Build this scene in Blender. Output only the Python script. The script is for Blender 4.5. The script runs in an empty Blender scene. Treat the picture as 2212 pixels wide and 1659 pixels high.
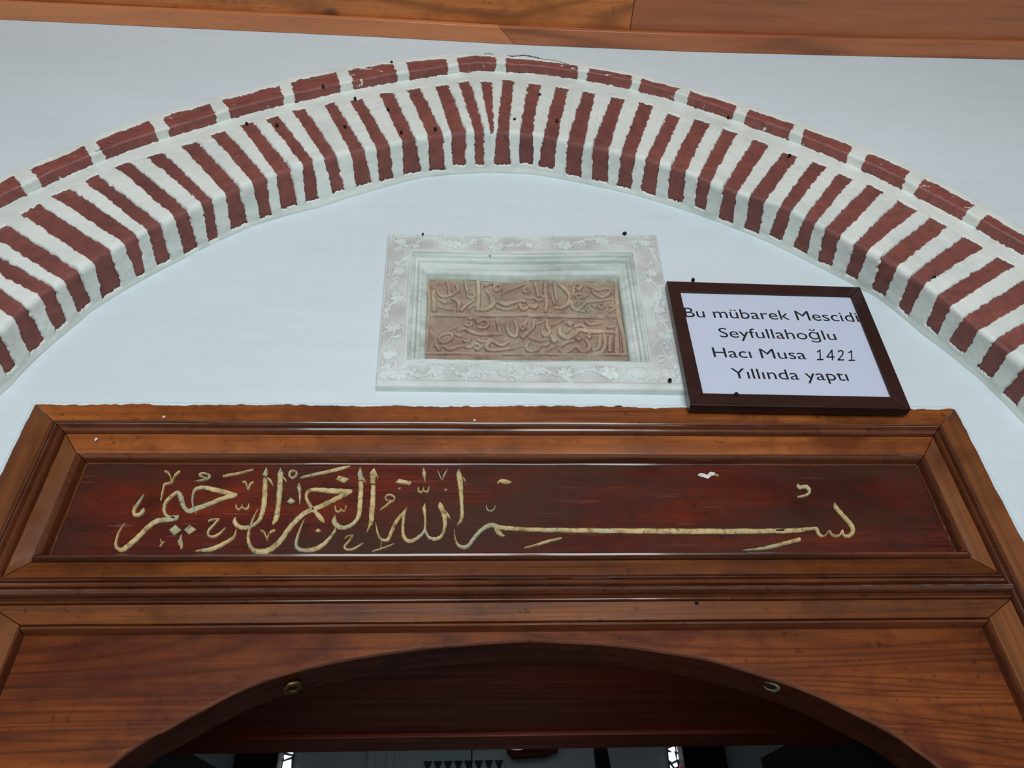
import bpy, bmesh, math, random
import numpy as np
from mathutils import Matrix, Vector
random.seed(7)
RNG = np.random.default_rng(11)
SC = bpy.context.scene
COL = SC.collection

# ------------------------------------------------------------------ camera
FPX = 1680.0
def _n(v): return v / np.linalg.norm(v)
_X = _n(np.array([36450, -234, -1680.0])); _Z = _n(np.array([-65, 1930, -1680.0]))
_Z = _n(_Z - (_X @ _Z) * _X); _Y = np.cross(_Z, _X)
M = np.array([_X, _Y, _Z])
CAM = np.array([0, -0.95, 1.5])
cd = bpy.data.cameras.new('camera'); cam = bpy.data.objects.new('camera', cd); COL.objects.link(cam)
mw = Matrix([[*M[0], CAM[0]], [*M[1], CAM[1]], [*M[2], CAM[2]], [0, 0, 0, 1]])
cam.matrix_world = mw
cd.sensor_width = 36; cd.lens = FPX / 2212 * 36; cd.clip_start = 0.02
SC.camera = cam

def at(px, py, yy):
    """point of the vertical plane Y=yy seen at a pixel of the photograph"""
    d = M @ np.array([px - 1106.0, -(py - 829.5), -FPX]); return CAM + d * ((yy - CAM[1]) / d[1])
def atz(px, py, z):
    d = M @ np.array([px - 1106.0, -(py - 829.5), -FPX]); return CAM + d * ((z - CAM[2]) / d[2])

# ------------------------------------------------------------------ light and exposure
w = bpy.data.worlds.new('sky'); SC.world = w; w.use_nodes = True
bg = w.node_tree.nodes['Background']
bg.inputs[0].default_value = (0.70, 0.85, 1.0, 1); bg.inputs[1].default_value = 0.5
def area(name, loc, rot, sx, sy, power, colr):
    l = bpy.data.lights.new(name, 'AREA'); l.shape = 'RECTANGLE'; l.size = sx; l.size_y = sy; l.energy = power; l.color = colr
    o = bpy.data.objects.new(name, l); COL.objects.link(o); o.location = loc; o.rotation_euler = rot; return o
# daylight entering the porch through its open front, behind the photographer
area('daylight_porch_opening', (0.02, -2.72, 1.85), (math.radians(90), 0, 0), 1.8, 1.7, 58, (0.86, 0.95, 1.0))
# faint daylight of the prayer room behind the door
area('daylight_prayer_room', (0.0, 2.4, 3.5), (0, 0, 0), 2.5, 1.6, 3.2, (0.80, 0.92, 1.0))
SC.view_settings.view_transform = 'Standard'; SC.view_settings.look = 'None'
SC.view_settings.gamma = 1.0; SC.view_settings.use_curve_mapping = False
SC.view_settings.exposure = 0.12

# ------------------------------------------------------------------ helpers
def tag(o, label=None, cat=None, group=None, kind=None):
    if label: o['label'] = label
    if cat: o['category'] = cat
    if group: o['group'] = group
    if kind: o['kind'] = kind
    return o
def empty(name, loc=(0, 0, 0), label=None, cat=None, group=None):
    o = bpy.data.objects.new(name, None); COL.objects.link(o); o.location = loc; o.empty_display_size = 0.05
    return tag(o, label, cat, group)
def mesh_obj(name, verts, faces, mat, parent=None, smooth=False, loc=None):
    """verts in world coordinates; the mesh is stored relative to its parent"""
    me = bpy.data.meshes.new(name)
    V = np.asarray(verts, dtype=float)
    if parent is not None: V = V - np.array(world_loc(parent))
    me.from_pydata([tuple(v) for v in V], [], faces); me.update()
    if smooth:
        me.polygons.foreach_set('use_smooth', [True] * len(me.polygons))
    o = bpy.data.objects.new(name, me); COL.objects.link(o)
    if mat: me.materials.append(mat)
    if parent is not None: o.parent = parent
    return o
def world_loc(o):
    l = Vector((0, 0, 0))
    while o is not None: l = l + Vector(o.location); o = o.parent
    return l
def sharp_by_angle(o, deg=35):
    try: o.data.set_sharp_from_angle(angle=math.radians(deg))
    except Exception: pass
def grid_obj(name, G, mat, parent=None, smooth=True, flip=False):
    """G: (a,b,3) array of world points"""
    a, b = G.shape[:2]
    idx = np.arange(a * b).reshape(a, b)
    q = np.stack([idx[:-1, :-1], idx[1:, :-1], idx[1:, 1:], idx[:-1, 1:]], -1).reshape(-1, 4)
    if flip: q = q[:, ::-1]
    V = G.reshape(-1, 3)
    if parent is not None: V = V - np.array(world_loc(parent))
    me = bpy.data.meshes.new(name)
    me.vertices.add(len(V)); me.vertices.foreach_set('co', V.astype(np.float32).ravel())
    me.loops.add(q.size); me.loops.foreach_set('vertex_index', q.ravel().astype(np.int32))
    me.polygons.add(len(q)); me.polygons.foreach_set('loop_start', (np.arange(len(q)) * 4).astype(np.int32))
    me.polygons.foreach_set('loop_total', np.full(len(q), 4, dtype=np.int32))
    me.update(calc_edges=True); me.validate()
    me.polygons.foreach_set('use_smooth', [smooth] * len(me.polygons))
    me.materials.append(mat)
    o = bpy.data.objects.new(name, me); COL.objects.link(o)
    if parent is not None: o.parent = parent
    return o
def box(name, x0, x1, y0, y1, z0, z1, mat, parent=None, bev=0.0):
    bm = bmesh.new(); bmesh.ops.create_cube(bm, size=1)
    off = Vector(world_loc(parent)) if parent is not None else Vector((0, 0, 0))
    for v in bm.verts:
        v.co = Vector((x0 + (v.co.x + .5) * (x1 - x0), y0 + (v.co.y + .5) * (y1 - y0), z0 + (v.co.z + .5) * (z1 - z0))) - off
    if bev: bmesh.ops.bevel(bm, geom=bm.edges[:], offset=bev, segments=2, affect='EDGES', profile=0.6)
    me = bpy.data.meshes.new(name); bm.to_mesh(me); bm.free(); me.materials.append(mat)
    o = bpy.data.objects.new(name, me); COL.objects.link(o)
    if parent is not None: o.parent = parent
    return o
def prism(name, pts, y0, y1, mat, parent=None, bev=0.0):
    """pts: polygon [(x,z)..] extruded from Y=y0 (front) to y1"""
    n = len(pts)
    V = [(p[0], y0, p[1]) for p in pts] + [(p[0], y1, p[1]) for p in pts]
    bm = bmesh.new()
    off = Vector(world_loc(parent)) if parent is not None else Vector((0, 0, 0))
    vs = [bm.verts.new(Vector(v) - off) for v in V]
    bm.faces.new(vs[:n]); bm.faces.new(vs[n:][::-1])
    for i in range(n): bm.faces.new((vs[i], vs[n + i], vs[n + (i + 1) % n], vs[(i + 1) % n]))
    bmesh.ops.recalc_face_normals(bm, faces=bm.faces[:])
    if bev:
        fe = [e for e in bm.edges if abs(e.verts[0].co.y + off.y - y0) < 1e-6 and abs(e.verts[1].co.y + off.y - y0) < 1e-6]
        bmesh.ops.bevel(bm, geom=fe, offset=bev, segments=2, affect='EDGES', profile=0.6)
    me = bpy.data.meshes.new(name); bm.to_mesh(me); bm.free(); me.materials.append(mat)
    o = bpy.data.objects.new(name, me); COL.objects.link(o)
    if parent is not None: o.parent = parent
    return o
def vnoise(u, v, seed=0):
    """smooth value noise, about -1..1, lattice size 1"""
    u = np.asarray(u, float); v = np.asarray(v, float)
    iu = np.floor(u).astype(np.int64); iv = np.floor(v).astype(np.int64); fu = u - iu; fv = v - iv
    fu = fu * fu * (3 - 2 * fu); fv = fv * fv * (3 - 2 * fv)
    def h(a, b):
        x = (a * 374761393 + b * 668265263 + seed * 1442695041) & 0xffffffff
        x = ((x ^ (x >> 13)) * 1274126177) & 0xffffffff
        return ((x ^ (x >> 16)) & 0xffff) / 32767.5 - 1
    return (h(iu, iv) * (1 - fu) + h(iu + 1, iv) * fu) * (1 - fv) + (h(iu, iv + 1) * (1 - fu) + h(iu + 1, iv + 1) * fu) * fv
def sstep(a, b, x):
    t = np.clip((x - a) / (b - a), 0, 1); return t * t * (3 - 2 * t)

# ------------------------------------------------------------------ materials
def srgb(r, g, b):
    f = lambda c: (c / 255 / 12.92) if c / 255 <= .04045 else ((c / 255 + .055) / 1.055) ** 2.4
    return (f(r), f(g), f(b), 1)
class NT:
    def __init__(s, name):
        s.m = bpy.data.materials.new(name); s.m.use_nodes = True; s.t = s.m.node_tree
        s.b = s.t.nodes['Principled BSDF']; s.co = s.t.nodes.new('ShaderNodeTexCoord').outputs['Object']
    def nd(s, typ, **kw):
        n = s.t.nodes.new(typ)
        for k, v in kw.items(): setattr(n, k, v)
        return n
    def lk(s, a, b): s.t.links.new(a, b)
    def map(s, sc, rot=(0, 0, 0), loc=(0, 0, 0), src=None):
        n = s.nd('ShaderNodeMapping'); n.inputs['Scale'].default_value = sc; n.inputs['Rotation'].default_value = rot
        n.inputs['Location'].default_value = loc; s.lk(src or s.co, n.inputs['Vector']); return n.outputs[0]
    def noise(s, vec, scale, detail=3, rough=.5, dist=0, out='Fac'):
        n = s.nd('ShaderNodeTexNoise'); n.inputs['Scale'].default_value = scale; n.inputs['Detail'].default_value = detail
        n.inputs['Roughness'].default_value = rough; n.inputs['Distortion'].default_value = dist; s.lk(vec, n.inputs['Vector']); return n.outputs[out]
    def ramp(s, fac, stops, interp='LINEAR'):
        n = s.nd('ShaderNodeValToRGB'); e = n.color_ramp.elements; n.color_ramp.interpolation = interp
        while len(e) < len(stops): e.new(.5)
        for i, (p, c) in enumerate(stops):
            e[i].position = p; e[i].color = c if len(c) == 4 else (*c, 1)
        s.lk(fac, n.inputs[0]); return n.outputs[0]
    def mix(s, fac, a, b, mode='MIX'):
        n = s.nd('ShaderNodeMix', data_type='RGBA', blend_type=mode)
        for k, v in ((0, fac), (6, a), (7, b)):
            if hasattr(v, 'links') or isinstance(v, bpy.types.NodeSocket): s.lk(v, n.inputs[k])
            else: n.inputs[k].default_value = v
        return n.outputs[2]
    def math(s, op, a, b=0.0):
        n = s.nd('ShaderNodeMath', operation=op)
        for k, v in ((0, a), (1, b)):
            if isinstance(v, bpy.types.NodeSocket): s.lk(v, n.inputs[k])
            else: n.inputs[k].default_value = v
        return n.outputs[0]
    def bump(s, h, strength, dist):
        n = s.nd('ShaderNodeBump'); n.inputs['Strength'].default_value = strength; n.inputs['Distance'].default_value = dist
        s.lk(h, n.inputs['Height']); s.lk(n.outputs[0], s.b.inputs['Normal'])
    def set(s, **kw):
        for k, v in kw.items():
            k = {'col': 'Base Color', 'rough': 'Roughness', 'spec': 'Specular IOR Level', 'metal': 'Metallic', 'coat': 'Coat Weight', 'coatr': 'Coat Roughness'}[k]
            if isinstance(v, bpy.types.NodeSocket): s.lk(v, s.b.inputs[k])
            else: s.b.inputs[k].default_value = v
W_ = (1, 1, 1, 1); K_ = (0, 0, 0, 1)

def mat_wall(name, base, streak=.03, fine=.0006):
    n = NT(name)
    a = n.noise(n.map((1.2, 1.2, 2.2)), 1.6, 3, .5); b = n.noise(n.map((2, 6, 14)), 3, 4, .6)
    f = n.mix(.5, a, b)
    dk = tuple(c * (1 - 2.2 * streak) for c in base[:3]) + (1,); lt = tuple(min(1, c * (1 + streak)) for c in base[:3]) + (1,)
    n.set(col=n.ramp(f, [(.3, dk), (.7, lt)]), rough=.55, spec=.35)
    h = n.mix(.35, n.noise(n.map((6, 6, 9)), 1.0, 4, .55), n.noise(n.map((60, 60, 90)), 1.0, 3, .6))
    n.bump(h, .35, .004)
    return n.m
M_WALL = mat_wall('white_wall_paint', srgb(211, 221, 224))
M_ROOM = mat_wall('prayer_room_plaster', srgb(196, 205, 206), .05)
def mat_mortar():
    n = NT('whitewashed_mortar')
    a = n.noise(n.co, 9, 5, .6); g = n.noise(n.map((1, 1, 1), loc=(3, 1, 7)), 38, 4, .65)
    c = n.ramp(a, [(.3, srgb(206, 211, 203)), (.55, srgb(222, 225, 217)), (.8, srgb(228, 229, 220))])
    c = n.mix(n.ramp(g, [(.63, K_), (.74, (.5, .5, .5, 1))]), c, srgb(176, 188, 182))
    n.set(col=c, rough=.6, spec=.3)
    n.bump(n.mix(.5, n.noise(n.co, 60, 5, .6), a), .45, .003)
    return n.m
M_MORTAR = mat_mortar()
def mat_brick():
    n = NT('painted_red_brick')
    a = n.noise(n.co, 7, 4, .6); b = n.noise(n.map((1, 1, 1), loc=(5, 2, 1)), 45, 5, .65); d = n.noise(n.map((1, 1, 1), loc=(1, 8, 3)), 160, 3, .6)
    c = n.ramp(a, [(.28, srgb(106, 64, 60)), (.5, srgb(127, 74, 66)), (.72, srgb(138, 81, 70))])
    c = n.mix(n.ramp(b, [(.35, (.55, .55, .55, 1)), (.55, K_)]), c, srgb(92, 54, 52))
    c = n.mix(n.ramp(d, [(.70, K_), (.76, (.5, .5, .5, 1))]), c, srgb(176, 128, 116))
    n.set(col=c, rough=.58, spec=.3)
    n.bump(n.mix(.5, b, d), .5, .0025)
    return n.m
M_BRICK = mat_brick()
def mat_brick_worn():
    n = NT('worn_red_brick')
    a = n.noise(n.co, 7, 4, .6); b = n.noise(n.map((1, 1, 2.2), loc=(5, 2, 1)), 40, 5, .65); d = n.noise(n.map((1.0, 1, 1.9), loc=(1, 8, 3)), 30, 4, .62)
    c = n.ramp(a, [(.28, srgb(116, 66, 62)), (.5, srgb(136, 76, 68)), (.72, srgb(146, 84, 74))])
    c = n.mix(n.ramp(b, [(.35, (.55, .55, .55, 1)), (.55, K_)]), c, srgb(96, 58, 54))
    c = n.mix(n.ramp(d, [(.655, K_), (.675, W_)]), c, srgb(212, 214, 208))
    n.set(col=c, rough=.42, spec=.4)
    n.bump(n.mix(.5, b, d), .4, .0025)
    return n.m
M_BRICKW = mat_brick_worn()
def mat_wood(name, c_lo, c_mid, c_hi, axis='x', rings=.25, rough=.28, knots=True, blotch=None, specks=0.0, seed=0, grain=1.0, coat=.15, scratch=0, spec=.4, ringf=34.0):
    n = NT(name)
    L = 1.3; T = 26
    sc = {'x': (L, T, T), 'z': (T, T, L), 'y': (T, L, T)}[axis]
    sc2 = {'x': (2.2, 9, 9), 'z': (9, 9, 2.2), 'y': (9, 2.2, 9)}[axis]
    loc = (seed * 1.7, seed * .9, seed * 2.3)
    fine = n.noise(n.map(sc, loc=loc), 3.0, 7, .62, .3)
    big = n.noise(n.map(sc2, loc=loc), .9, 4, .55, .6)
    # growth-ring lines: bands across the grain bent by slow noise
    sr = {'x': (.45, 3, 7), 'z': (7, 3, .45), 'y': (3, .45, 7)}[axis]
    nn = n.noise(n.map(sr, loc=loc), 1.0, 2, .4, .9)
    sep = n.math('MULTIPLY', nn, ringf)
    ring = n.math('SINE', n.math('MULTIPLY', sep, 2.2))
    ring = n.math('POWER', n.math('MULTIPLY', n.math('ADD', ring, 1.0), .5), 3.0)
    c = n.ramp(n.mix(.55, fine, big), [(.32, c_lo), (.5, c_mid), (.66, c_hi)])
    dark = tuple(v * .45 for v in c_lo[:3]) + (1,)
    rf = n.math('MULTIPLY', ring, rings)
    c = n.mix(rf, c, dark)
    line = n.noise(n.map(tuple(v * (1 if v < 5 else 3.2) for v in sc), loc=loc), 2.0, 4, .6)
    c = n.mix(n.math('MULTIPLY', n.ramp(line, [(.60, K_), (.72, W_)]), .55 * grain), c, dark)
    if knots:
        v = n.nd('ShaderNodeTexVoronoi'); v.inputs['Scale'].default_value = 1.0; v.inputs['Randomness'].default_value = 1.0
        sk = {'x': (4.5, 9, 9), 'z': (9, 9, 4.5), 'y': (9, 4.5, 9)}[axis]
        n.lk(n.map(sk, loc=(seed * 3.1 + .4, 0, seed * 1.3)), v.inputs['Vector'])
        kf = n.ramp(v.outputs['Distance'], [(.04, W_), (.12, K_)])
        c = n.mix(n.math('MULTIPLY', kf, .8), c, tuple(v_ * .25 for v_ in c_lo[:3]) + (1,))
    if blotch:
        bl = n.noise(n.map((3, 3, 5), loc=loc), 1.6, 5, .65, .4)
        c = n.mix(n.ramp(bl, [(.50, K_), (.66, (.8, .8, .8, 1))]), c, blotch)
    if grain >= 1.1:
        dv = n.noise(n.map((1, 1, 1), loc=(seed, 3, 1)), 11, 6, .7)
        c = n.mix(n.math('MULTIPLY', n.ramp(dv, [(.50, K_), (.68, W_)]), .5), c, dark)
        pv = n.noise(n.map((1, 1, 1), loc=(1, seed, 4)), 70, 3, .6)
        c = n.mix(n.math('MULTIPLY', n.ramp(pv, [(.64, K_), (.70, W_)]), .55), c, dark)
    if scratch:
        s1 = n.noise(n.map({'x': (5, 70, 70), 'z': (70, 70, 5), 'y': (70, 5, 70)}[axis], loc=(3, 5, 2)), 1.6, 3, .6)
        s2 = n.noise(n.co, 5, 3, .6)
        c = n.mix(n.math('MULTIPLY', n.math('MULTIPLY', n.ramp(s1, [(.62, K_), (.70, W_)]), n.ramp(s2, [(.45, K_), (.6, W_)])), scratch * .55), c, srgb(150, 92, 78))
        s3 = n.noise(n.map((1.4, 1, 3), loc=(8, 2, 1)), 2.4, 4, .65)
        c = n.mix(n.math('MULTIPLY', n.ramp(s3, [(.42, K_), (.60, W_)]), .75), c, srgb(60, 40, 30))
    if specks:
        sp = n.noise(n.map((1, 1, 1), loc=loc), 95, 2, .5)
        c = n.mix(n.ramp(sp, [(.80 - specks, K_), (.81 - specks, W_)]), c, srgb(190, 186, 172))
    n.set(col=c, rough=n.ramp(fine, [(.3, (rough + .14,) * 3), (.7, (rough - .03,) * 3)]), spec=spec, coat=coat, coatr=.09)
    hb = n.mix(.5, fine, line)
    n.bump(hb, .35 * grain, .0012)
    return n.m
M_CEIL1 = mat_wood('varnished_pine_ceiling', srgb(160, 90, 42), srgb(192, 114, 56), srgb(212, 130, 66), 'x', .55, .38, True, seed=1, grain=1.3, ringf=60.0)
M_CEIL2 = mat_wood('red_brown_pine_ceiling', srgb(150, 84, 50), srgb(166, 96, 60), srgb(176, 104, 66), 'x', .12, .4, False, seed=5, grain=.5)
M_TRIM1 = mat_wood('orange_pine_batten', srgb(184, 110, 68), srgb(200, 123, 78), srgb(210, 132, 84), 'x', .06, .4, False, seed=2, grain=.4)
M_TRIM2 = mat_wood('figured_pine_batten', srgb(158, 88, 52), srgb(176, 102, 64), srgb(184, 110, 70), 'x', .55, .4, False, seed=9, grain=.7)
M_RAIL = mat_wood('varnished_cedar_rail', srgb(88, 42, 18), srgb(144, 78, 36), srgb(178, 104, 48), 'x', .22, .24, True, blotch=srgb(86, 40, 18), seed=3, specks=.0, grain=1.3)
M_RAIL2 = mat_wood('dimmed_cedar_rail', srgb(66, 30, 12), srgb(106, 56, 24), srgb(134, 74, 30), 'x', .25, .28, True, blotch=srgb(74, 36, 16), seed=15, grain=1.4)  # darker copy of the rail cedar: dimming of the lower frame painted in
M_STILE = mat_wood('varnished_cedar_stile', srgb(72, 38, 18), srgb(112, 64, 34), srgb(136, 80, 40), 'z', .25, .3, True, blotch=srgb(84, 42, 20), seed=4)
M_MOULD = mat_wood('dark_cedar_moulding', srgb(60, 30, 20), srgb(98, 52, 30), srgb(124, 68, 38), 'x', .10, .14, False, seed=6, grain=1.3, coat=1.0)
M_MOULDZ = mat_wood('dark_cedar_moulding_upright', srgb(66, 32, 18), srgb(90, 46, 24), srgb(108, 58, 32), 'z', .10, .2, False, seed=6, grain=1.1)
M_PANEL = mat_wood('dark_red_stained_panel', srgb(56, 18, 11), srgb(84, 28, 17), srgb(116, 42, 24), 'x', .06, .36, False, blotch=srgb(48, 24, 16), seed=7, specks=.0, grain=1.5, coat=0, scratch=.8, spec=.16)
M_ARCHB = mat_wood('worn_cedar_board', srgb(66, 27, 10), srgb(110, 53, 20), srgb(138, 73, 29), 'x', .45, .40, True, blotch=srgb(78, 26, 12), seed=8, specks=.0, coat=0, spec=.16, ringf=75.0, grain=1.4)
M_DARKW = mat_wood('dark_varnished_wood', srgb(66, 20, 8), srgb(96, 34, 15), srgb(116, 44, 20), 'x', .12, .42, True, seed=12, grain=.8, coat=0, spec=.2)
M_ARCHS = mat_wood('shade_darkened_arch_underside', srgb(50, 19, 9), srgb(72, 29, 14), srgb(92, 40, 20), 'x', .2, .4, True, seed=17, grain=1.2, coat=0, spec=.25)  # same arch board; the shade on its underside is painted as darker wood
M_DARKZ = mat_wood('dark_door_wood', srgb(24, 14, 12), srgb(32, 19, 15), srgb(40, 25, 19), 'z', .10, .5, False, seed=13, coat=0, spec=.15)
M_FRAME = mat_wood('dark_brown_laminate', srgb(34, 18, 18), srgb(42, 23, 22), srgb(52, 30, 28), 'x', .05, .3, False, seed=14, grain=.6)
def plain(name, c, rough=.5, spec=.5, metal=0, emit=None, es=1.0, bumpy=0):
    n = NT(name); n.set(col=c, rough=rough, spec=spec, metal=metal)
    if emit: n.b.inputs['Emission Color'].default_value = emit; n.b.inputs['Emission Strength'].default_value = es
    if bumpy: n.bump(n.noise(n.co, 60, 4, .6), bumpy, .002)
    return n.m
M_PAPER = plain('printed_white_paper', srgb(196, 203, 220), .35, .4)
M_INK = plain('black_print', srgb(28, 28, 34), .5, .3)
M_NAIL = plain('black_iron', srgb(18, 16, 16), .6, .4)
M_BRASS = plain('old_brass', srgb(120, 92, 46), .4, .5, .7, bumpy=.6)
M_VERDI = plain('green_corroded_metal', srgb(128, 134, 106), .5, .5, .3, bumpy=.8)
M_FLOOR = mat_wall('pale_stone_floor', srgb(190, 186, 176), .06)
M_RFLOOR = plain('dark_carpet', srgb(70, 40, 36), .9)
M_PUTTY = plain('white_plaster_smear', srgb(214, 214, 206), .6)
M_PANE = plain('daylit_clear_glass', srgb(230, 240, 250), .3, emit=(.86, .95, 1, 1), es=1.5)
M_PANER = plain('daylit_red_glass', srgb(220, 60, 60), .3, emit=(1, .06, .08, 1), es=.9)
M_LEAD = plain('dark_window_plaster', srgb(40, 46, 60), .7)
M_GLOBE = plain('opal_glass_globe', srgb(225, 228, 212), .25, emit=(.9, 1, .85, 1), es=.12)
def mat_gold():
    n = NT('worn_gilded_letters')
    a = n.noise(n.co, 55, 5, .65); b = n.noise(n.map((1, 1, 1), loc=(4, 4, 4)), 14, 3, .6); d = n.noise(n.map((1, 1, 1), loc=(9, 1, 2)), 120, 4, .7)
    c = n.ramp(a, [(.32, srgb(150, 126, 78)), (.5, srgb(196, 170, 116)), (.68, srgb(212, 192, 144))])
    c = n.mix(n.ramp(b, [(.5, K_), (.62, (.7, .7, .7, 1))]), c, srgb(158, 162, 138))
    c = n.mix(n.ramp(d, [(.55, K_), (.64, (.75, .75, .75, 1))]), c, srgb(78, 62, 44))
    n.set(col=c, rough=.5, spec=.4); n.bump(n.mix(.5, a, d), .8, .002)
    return n.m
M_GOLD = mat_gold()
def mat_marble(name='carved_white_stone', green=False):
    n = NT(name)
    a = n.noise(n.co, 12, 4, .6); b = n.noise(n.map((1, 1, 1), loc=(2, 7, 2)), 45, 4, .65)
    c = n.ramp(a, [(.3, srgb(194, 198, 194)), (.6, srgb(214, 219, 215))])
    c = n.mix(n.ramp(b, [(.55, K_), (.75, (.5, .5, .5, 1))]), c, srgb(196, 186, 180))
    ag = n.nd('ShaderNodeAttribute'); ag.attribute_name = 'shade_grime'
    c = n.mix(ag.outputs['Fac'], c, srgb(158, 150, 144))  # painted shading and dirt in the hollows of the carving
    n.set(col=c, rough=.55, spec=.35); n.bump(b, .3, .002)
    return n.m
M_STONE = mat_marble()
def mat_mould_stone():
    n = NT('weathered_stone_moulding')
    a = n.noise(n.map((5, 20, 20)), 1.2, 4, .6); b = n.noise(n.map((8, 20, 30), loc=(2, 7, 2)), 2.0, 4, .65)
    c = n.ramp(a, [(.3, srgb(160, 168, 160)), (.5, srgb(194, 200, 193)), (.7, srgb(212, 217, 210))])
    c = n.mix(n.ramp(b, [(.56, K_), (.74, (.6, .6, .6, 1))]), c, srgb(150, 160, 142))
    at2 = n.nd('ShaderNodeAttribute'); at2.attribute_name = 'lichen'
    c = n.mix(n.math('MULTIPLY', at2.outputs['Fac'], n.ramp(a, [(.3, (.35,) * 3), (.6, W_)])), c, n.mix(n.ramp(b, [(.4, K_), (.6, W_)]), srgb(150, 170, 150), srgb(112, 126, 104)))
    n.set(col=c, rough=.5, spec=.35); n.bump(b, .3, .002)
    return n.m
M_STONE2 = mat_mould_stone()
def mat_slab():
    n = NT('brown_inscribed_stone')
    a = n.noise(n.co, 16, 4, .6); b = n.noise(n.map((1, 1, 1), loc=(2, 7, 2)), 60, 5, .7)
    c = n.ramp(a, [(.3, srgb(150, 126, 110)), (.5, srgb(176, 150, 130)), (.68, srgb(196, 170, 146))])
    c = n.mix(n.ramp(b, [(.5, K_), (.68, (.6, .6, .6, 1))]), c, srgb(120, 88, 72))
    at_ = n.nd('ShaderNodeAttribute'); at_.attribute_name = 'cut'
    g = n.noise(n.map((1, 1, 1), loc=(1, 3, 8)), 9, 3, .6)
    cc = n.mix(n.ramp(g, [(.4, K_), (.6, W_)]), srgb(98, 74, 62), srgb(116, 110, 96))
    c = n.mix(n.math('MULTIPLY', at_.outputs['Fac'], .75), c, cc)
    at2 = n.nd('ShaderNodeAttribute'); at2.attribute_name = 'lichen'
    c = n.mix(n.math('MULTIPLY', at2.outputs['Fac'], n.ramp(b, [(.3, (.55,) * 3), (.5, W_)])), c, srgb(168, 178, 150))
    n.set(col=c, rough=.5, spec=.35); n.bump(b, .35, .0015)
    return n.m
M_SLAB = mat_slab()

# ================================================================== BRICK ARCH DATA
ZR = {'A': (0, 80, 2.9105), 'B': (700, 80, 2.9105), 'C': (1452, 80, 2.9105), 'D': (0, 400, 3.6867), 'E': (1700, 450, 3.607)}
def zp(t, x, y):
    a, b, s = ZR[t]; return a + x / s, b + y / s
VOUS = [
('D',-560,760,-440,640,'D',-75,1240,-0,1180,'D',30,1515,125,1430),
('D',-400,700,-290,610,'D',60,1040,205,970,'D',225,1345,355,1240),
('D',-230,590,-140,505,'D',325,890,415,810,'D',435,1160,525,1075),
('D',-80,405,40,312,'D',495,760,640,700,'D',620,1020,720,930),
('D',165,235,310,158,'D',715,600,885,530,'D',820,905,955,790),
('D',420,100,545,22,'D',980,460,1095,410,'D',1090,735,1150,685),
('A',525,905,610,870,'D',1160,350,1280,315,'D',1255,650,1350,580),
('A',725,820,810,785,'D',1390,260,1490,205,'D',1470,565,1570,480),
('A',925,760,1020,730,'D',1600,150,1690,120,'D',1655,455,1735,415),
('A',1140,690,1235,655,'D',1800,80,1905,20,'D',1840,355,1965,290),
('A',1320,615,1415,597,'A',1580,910,1670,880,'A',1640,1145,1705,1110),
('A',1510,555,1590,545,'A',1740,870,1825,830,'A',1770,1088,1865,1045),
('A',1670,515,1750,507,'A',1895,800,1960,770,'A',1925,1040,2000,1005),
('A',1840,465,1915,453,'A',2040,770,2110,740,'A',2095,985,2160,950),
('B',0,425,65,415,'B',165,725,250,705,'B',205,945,298,905),
('B',165,410,235,385,'B',330,705,410,690,'B',345,905,435,885),
('B',345,360,430,350,'B',490,655,570,640,'B',500,860,610,840),
('B',520,335,600,325,'B',655,635,745,615,'B',665,848,755,820),
('B',700,310,780,302,'B',800,610,888,600,'B',810,810,888,800),
('B',842,287,912,282,'B',945,595,1005,592,'B',948,802,1005,798),
('B',980,285,1053,280,'B',1045,590,1065,590,'B',1045,592,1065,592),
('B',1125,275,1195,275,'B',1090,605,1160,600,'B',1070,800,1170,800),
('B',1285,295,1362,298,'B',1232,605,1310,600,'B',1230,795,1315,795),
('B',1460,318,1535,330,'B',1380,630,1465,630,'B',1350,820,1445,825),
('B',1630,345,1703,355,'B',1530,670,1635,680,'B',1520,865,1615,872),
('B',1810,378,1887,395,'B',1690,700,1790,700,'B',1685,900,1785,912),
('B',1985,415,2070,435,'B',1870,740,1955,745,'B',1842,935,1930,948),
('B',2165,485,2240,505,'B',2025,770,2110,790,'B',1990,975,2085,985),
('C',145,520,235,545,'C',-10,830,85,850,'C',-30,1015,70,1035),
('C',320,582,408,605,'C',165,880,250,900,'C',140,1065,215,1080),
('C',510,650,610,680,'C',320,960,400,990,'C',292,1145,380,1165),
('C',700,725,785,755,'C',490,1000,585,1030,'C',455,1205,545,1235),
('C',880,790,968,815,'C',680,1060,765,1070,'C',612,1245,695,1275),
('C',1045,862,1130,895,'C',825,1150,900,1170,'C',765,1320,850,1355),
('C',1235,930,1325,975,'C',960,1210,1060,1245,'C',918,1405,1005,1440),
('C',1415,1040,1545,1090,'C',1150,1300,1230,1345,'C',1090,1480,1165,1530),
('C',1620,1145,1740,1190,'E',745,380,860,460,'E',665,620,765,685),
('E',1365,235,1545,300,'E',965,530,1065,600,'E',865,770,955,830),
('E',1640,385,1765,450,'E',1180,680,1310,740,'E',1080,900,1175,970),
('E',1930,510,2020,640,'E',1350,870,1500,950,'E',1270,1030,1390,1140),
('E',2150,680,2220,800,'E',1610,1040,1750,1120,'E',1490,1230,1600,1330),
('E',2330,900,2400,1010,'E',1850,1230,1960,1290,'E',1690,1430,1790,1545),
]

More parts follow.
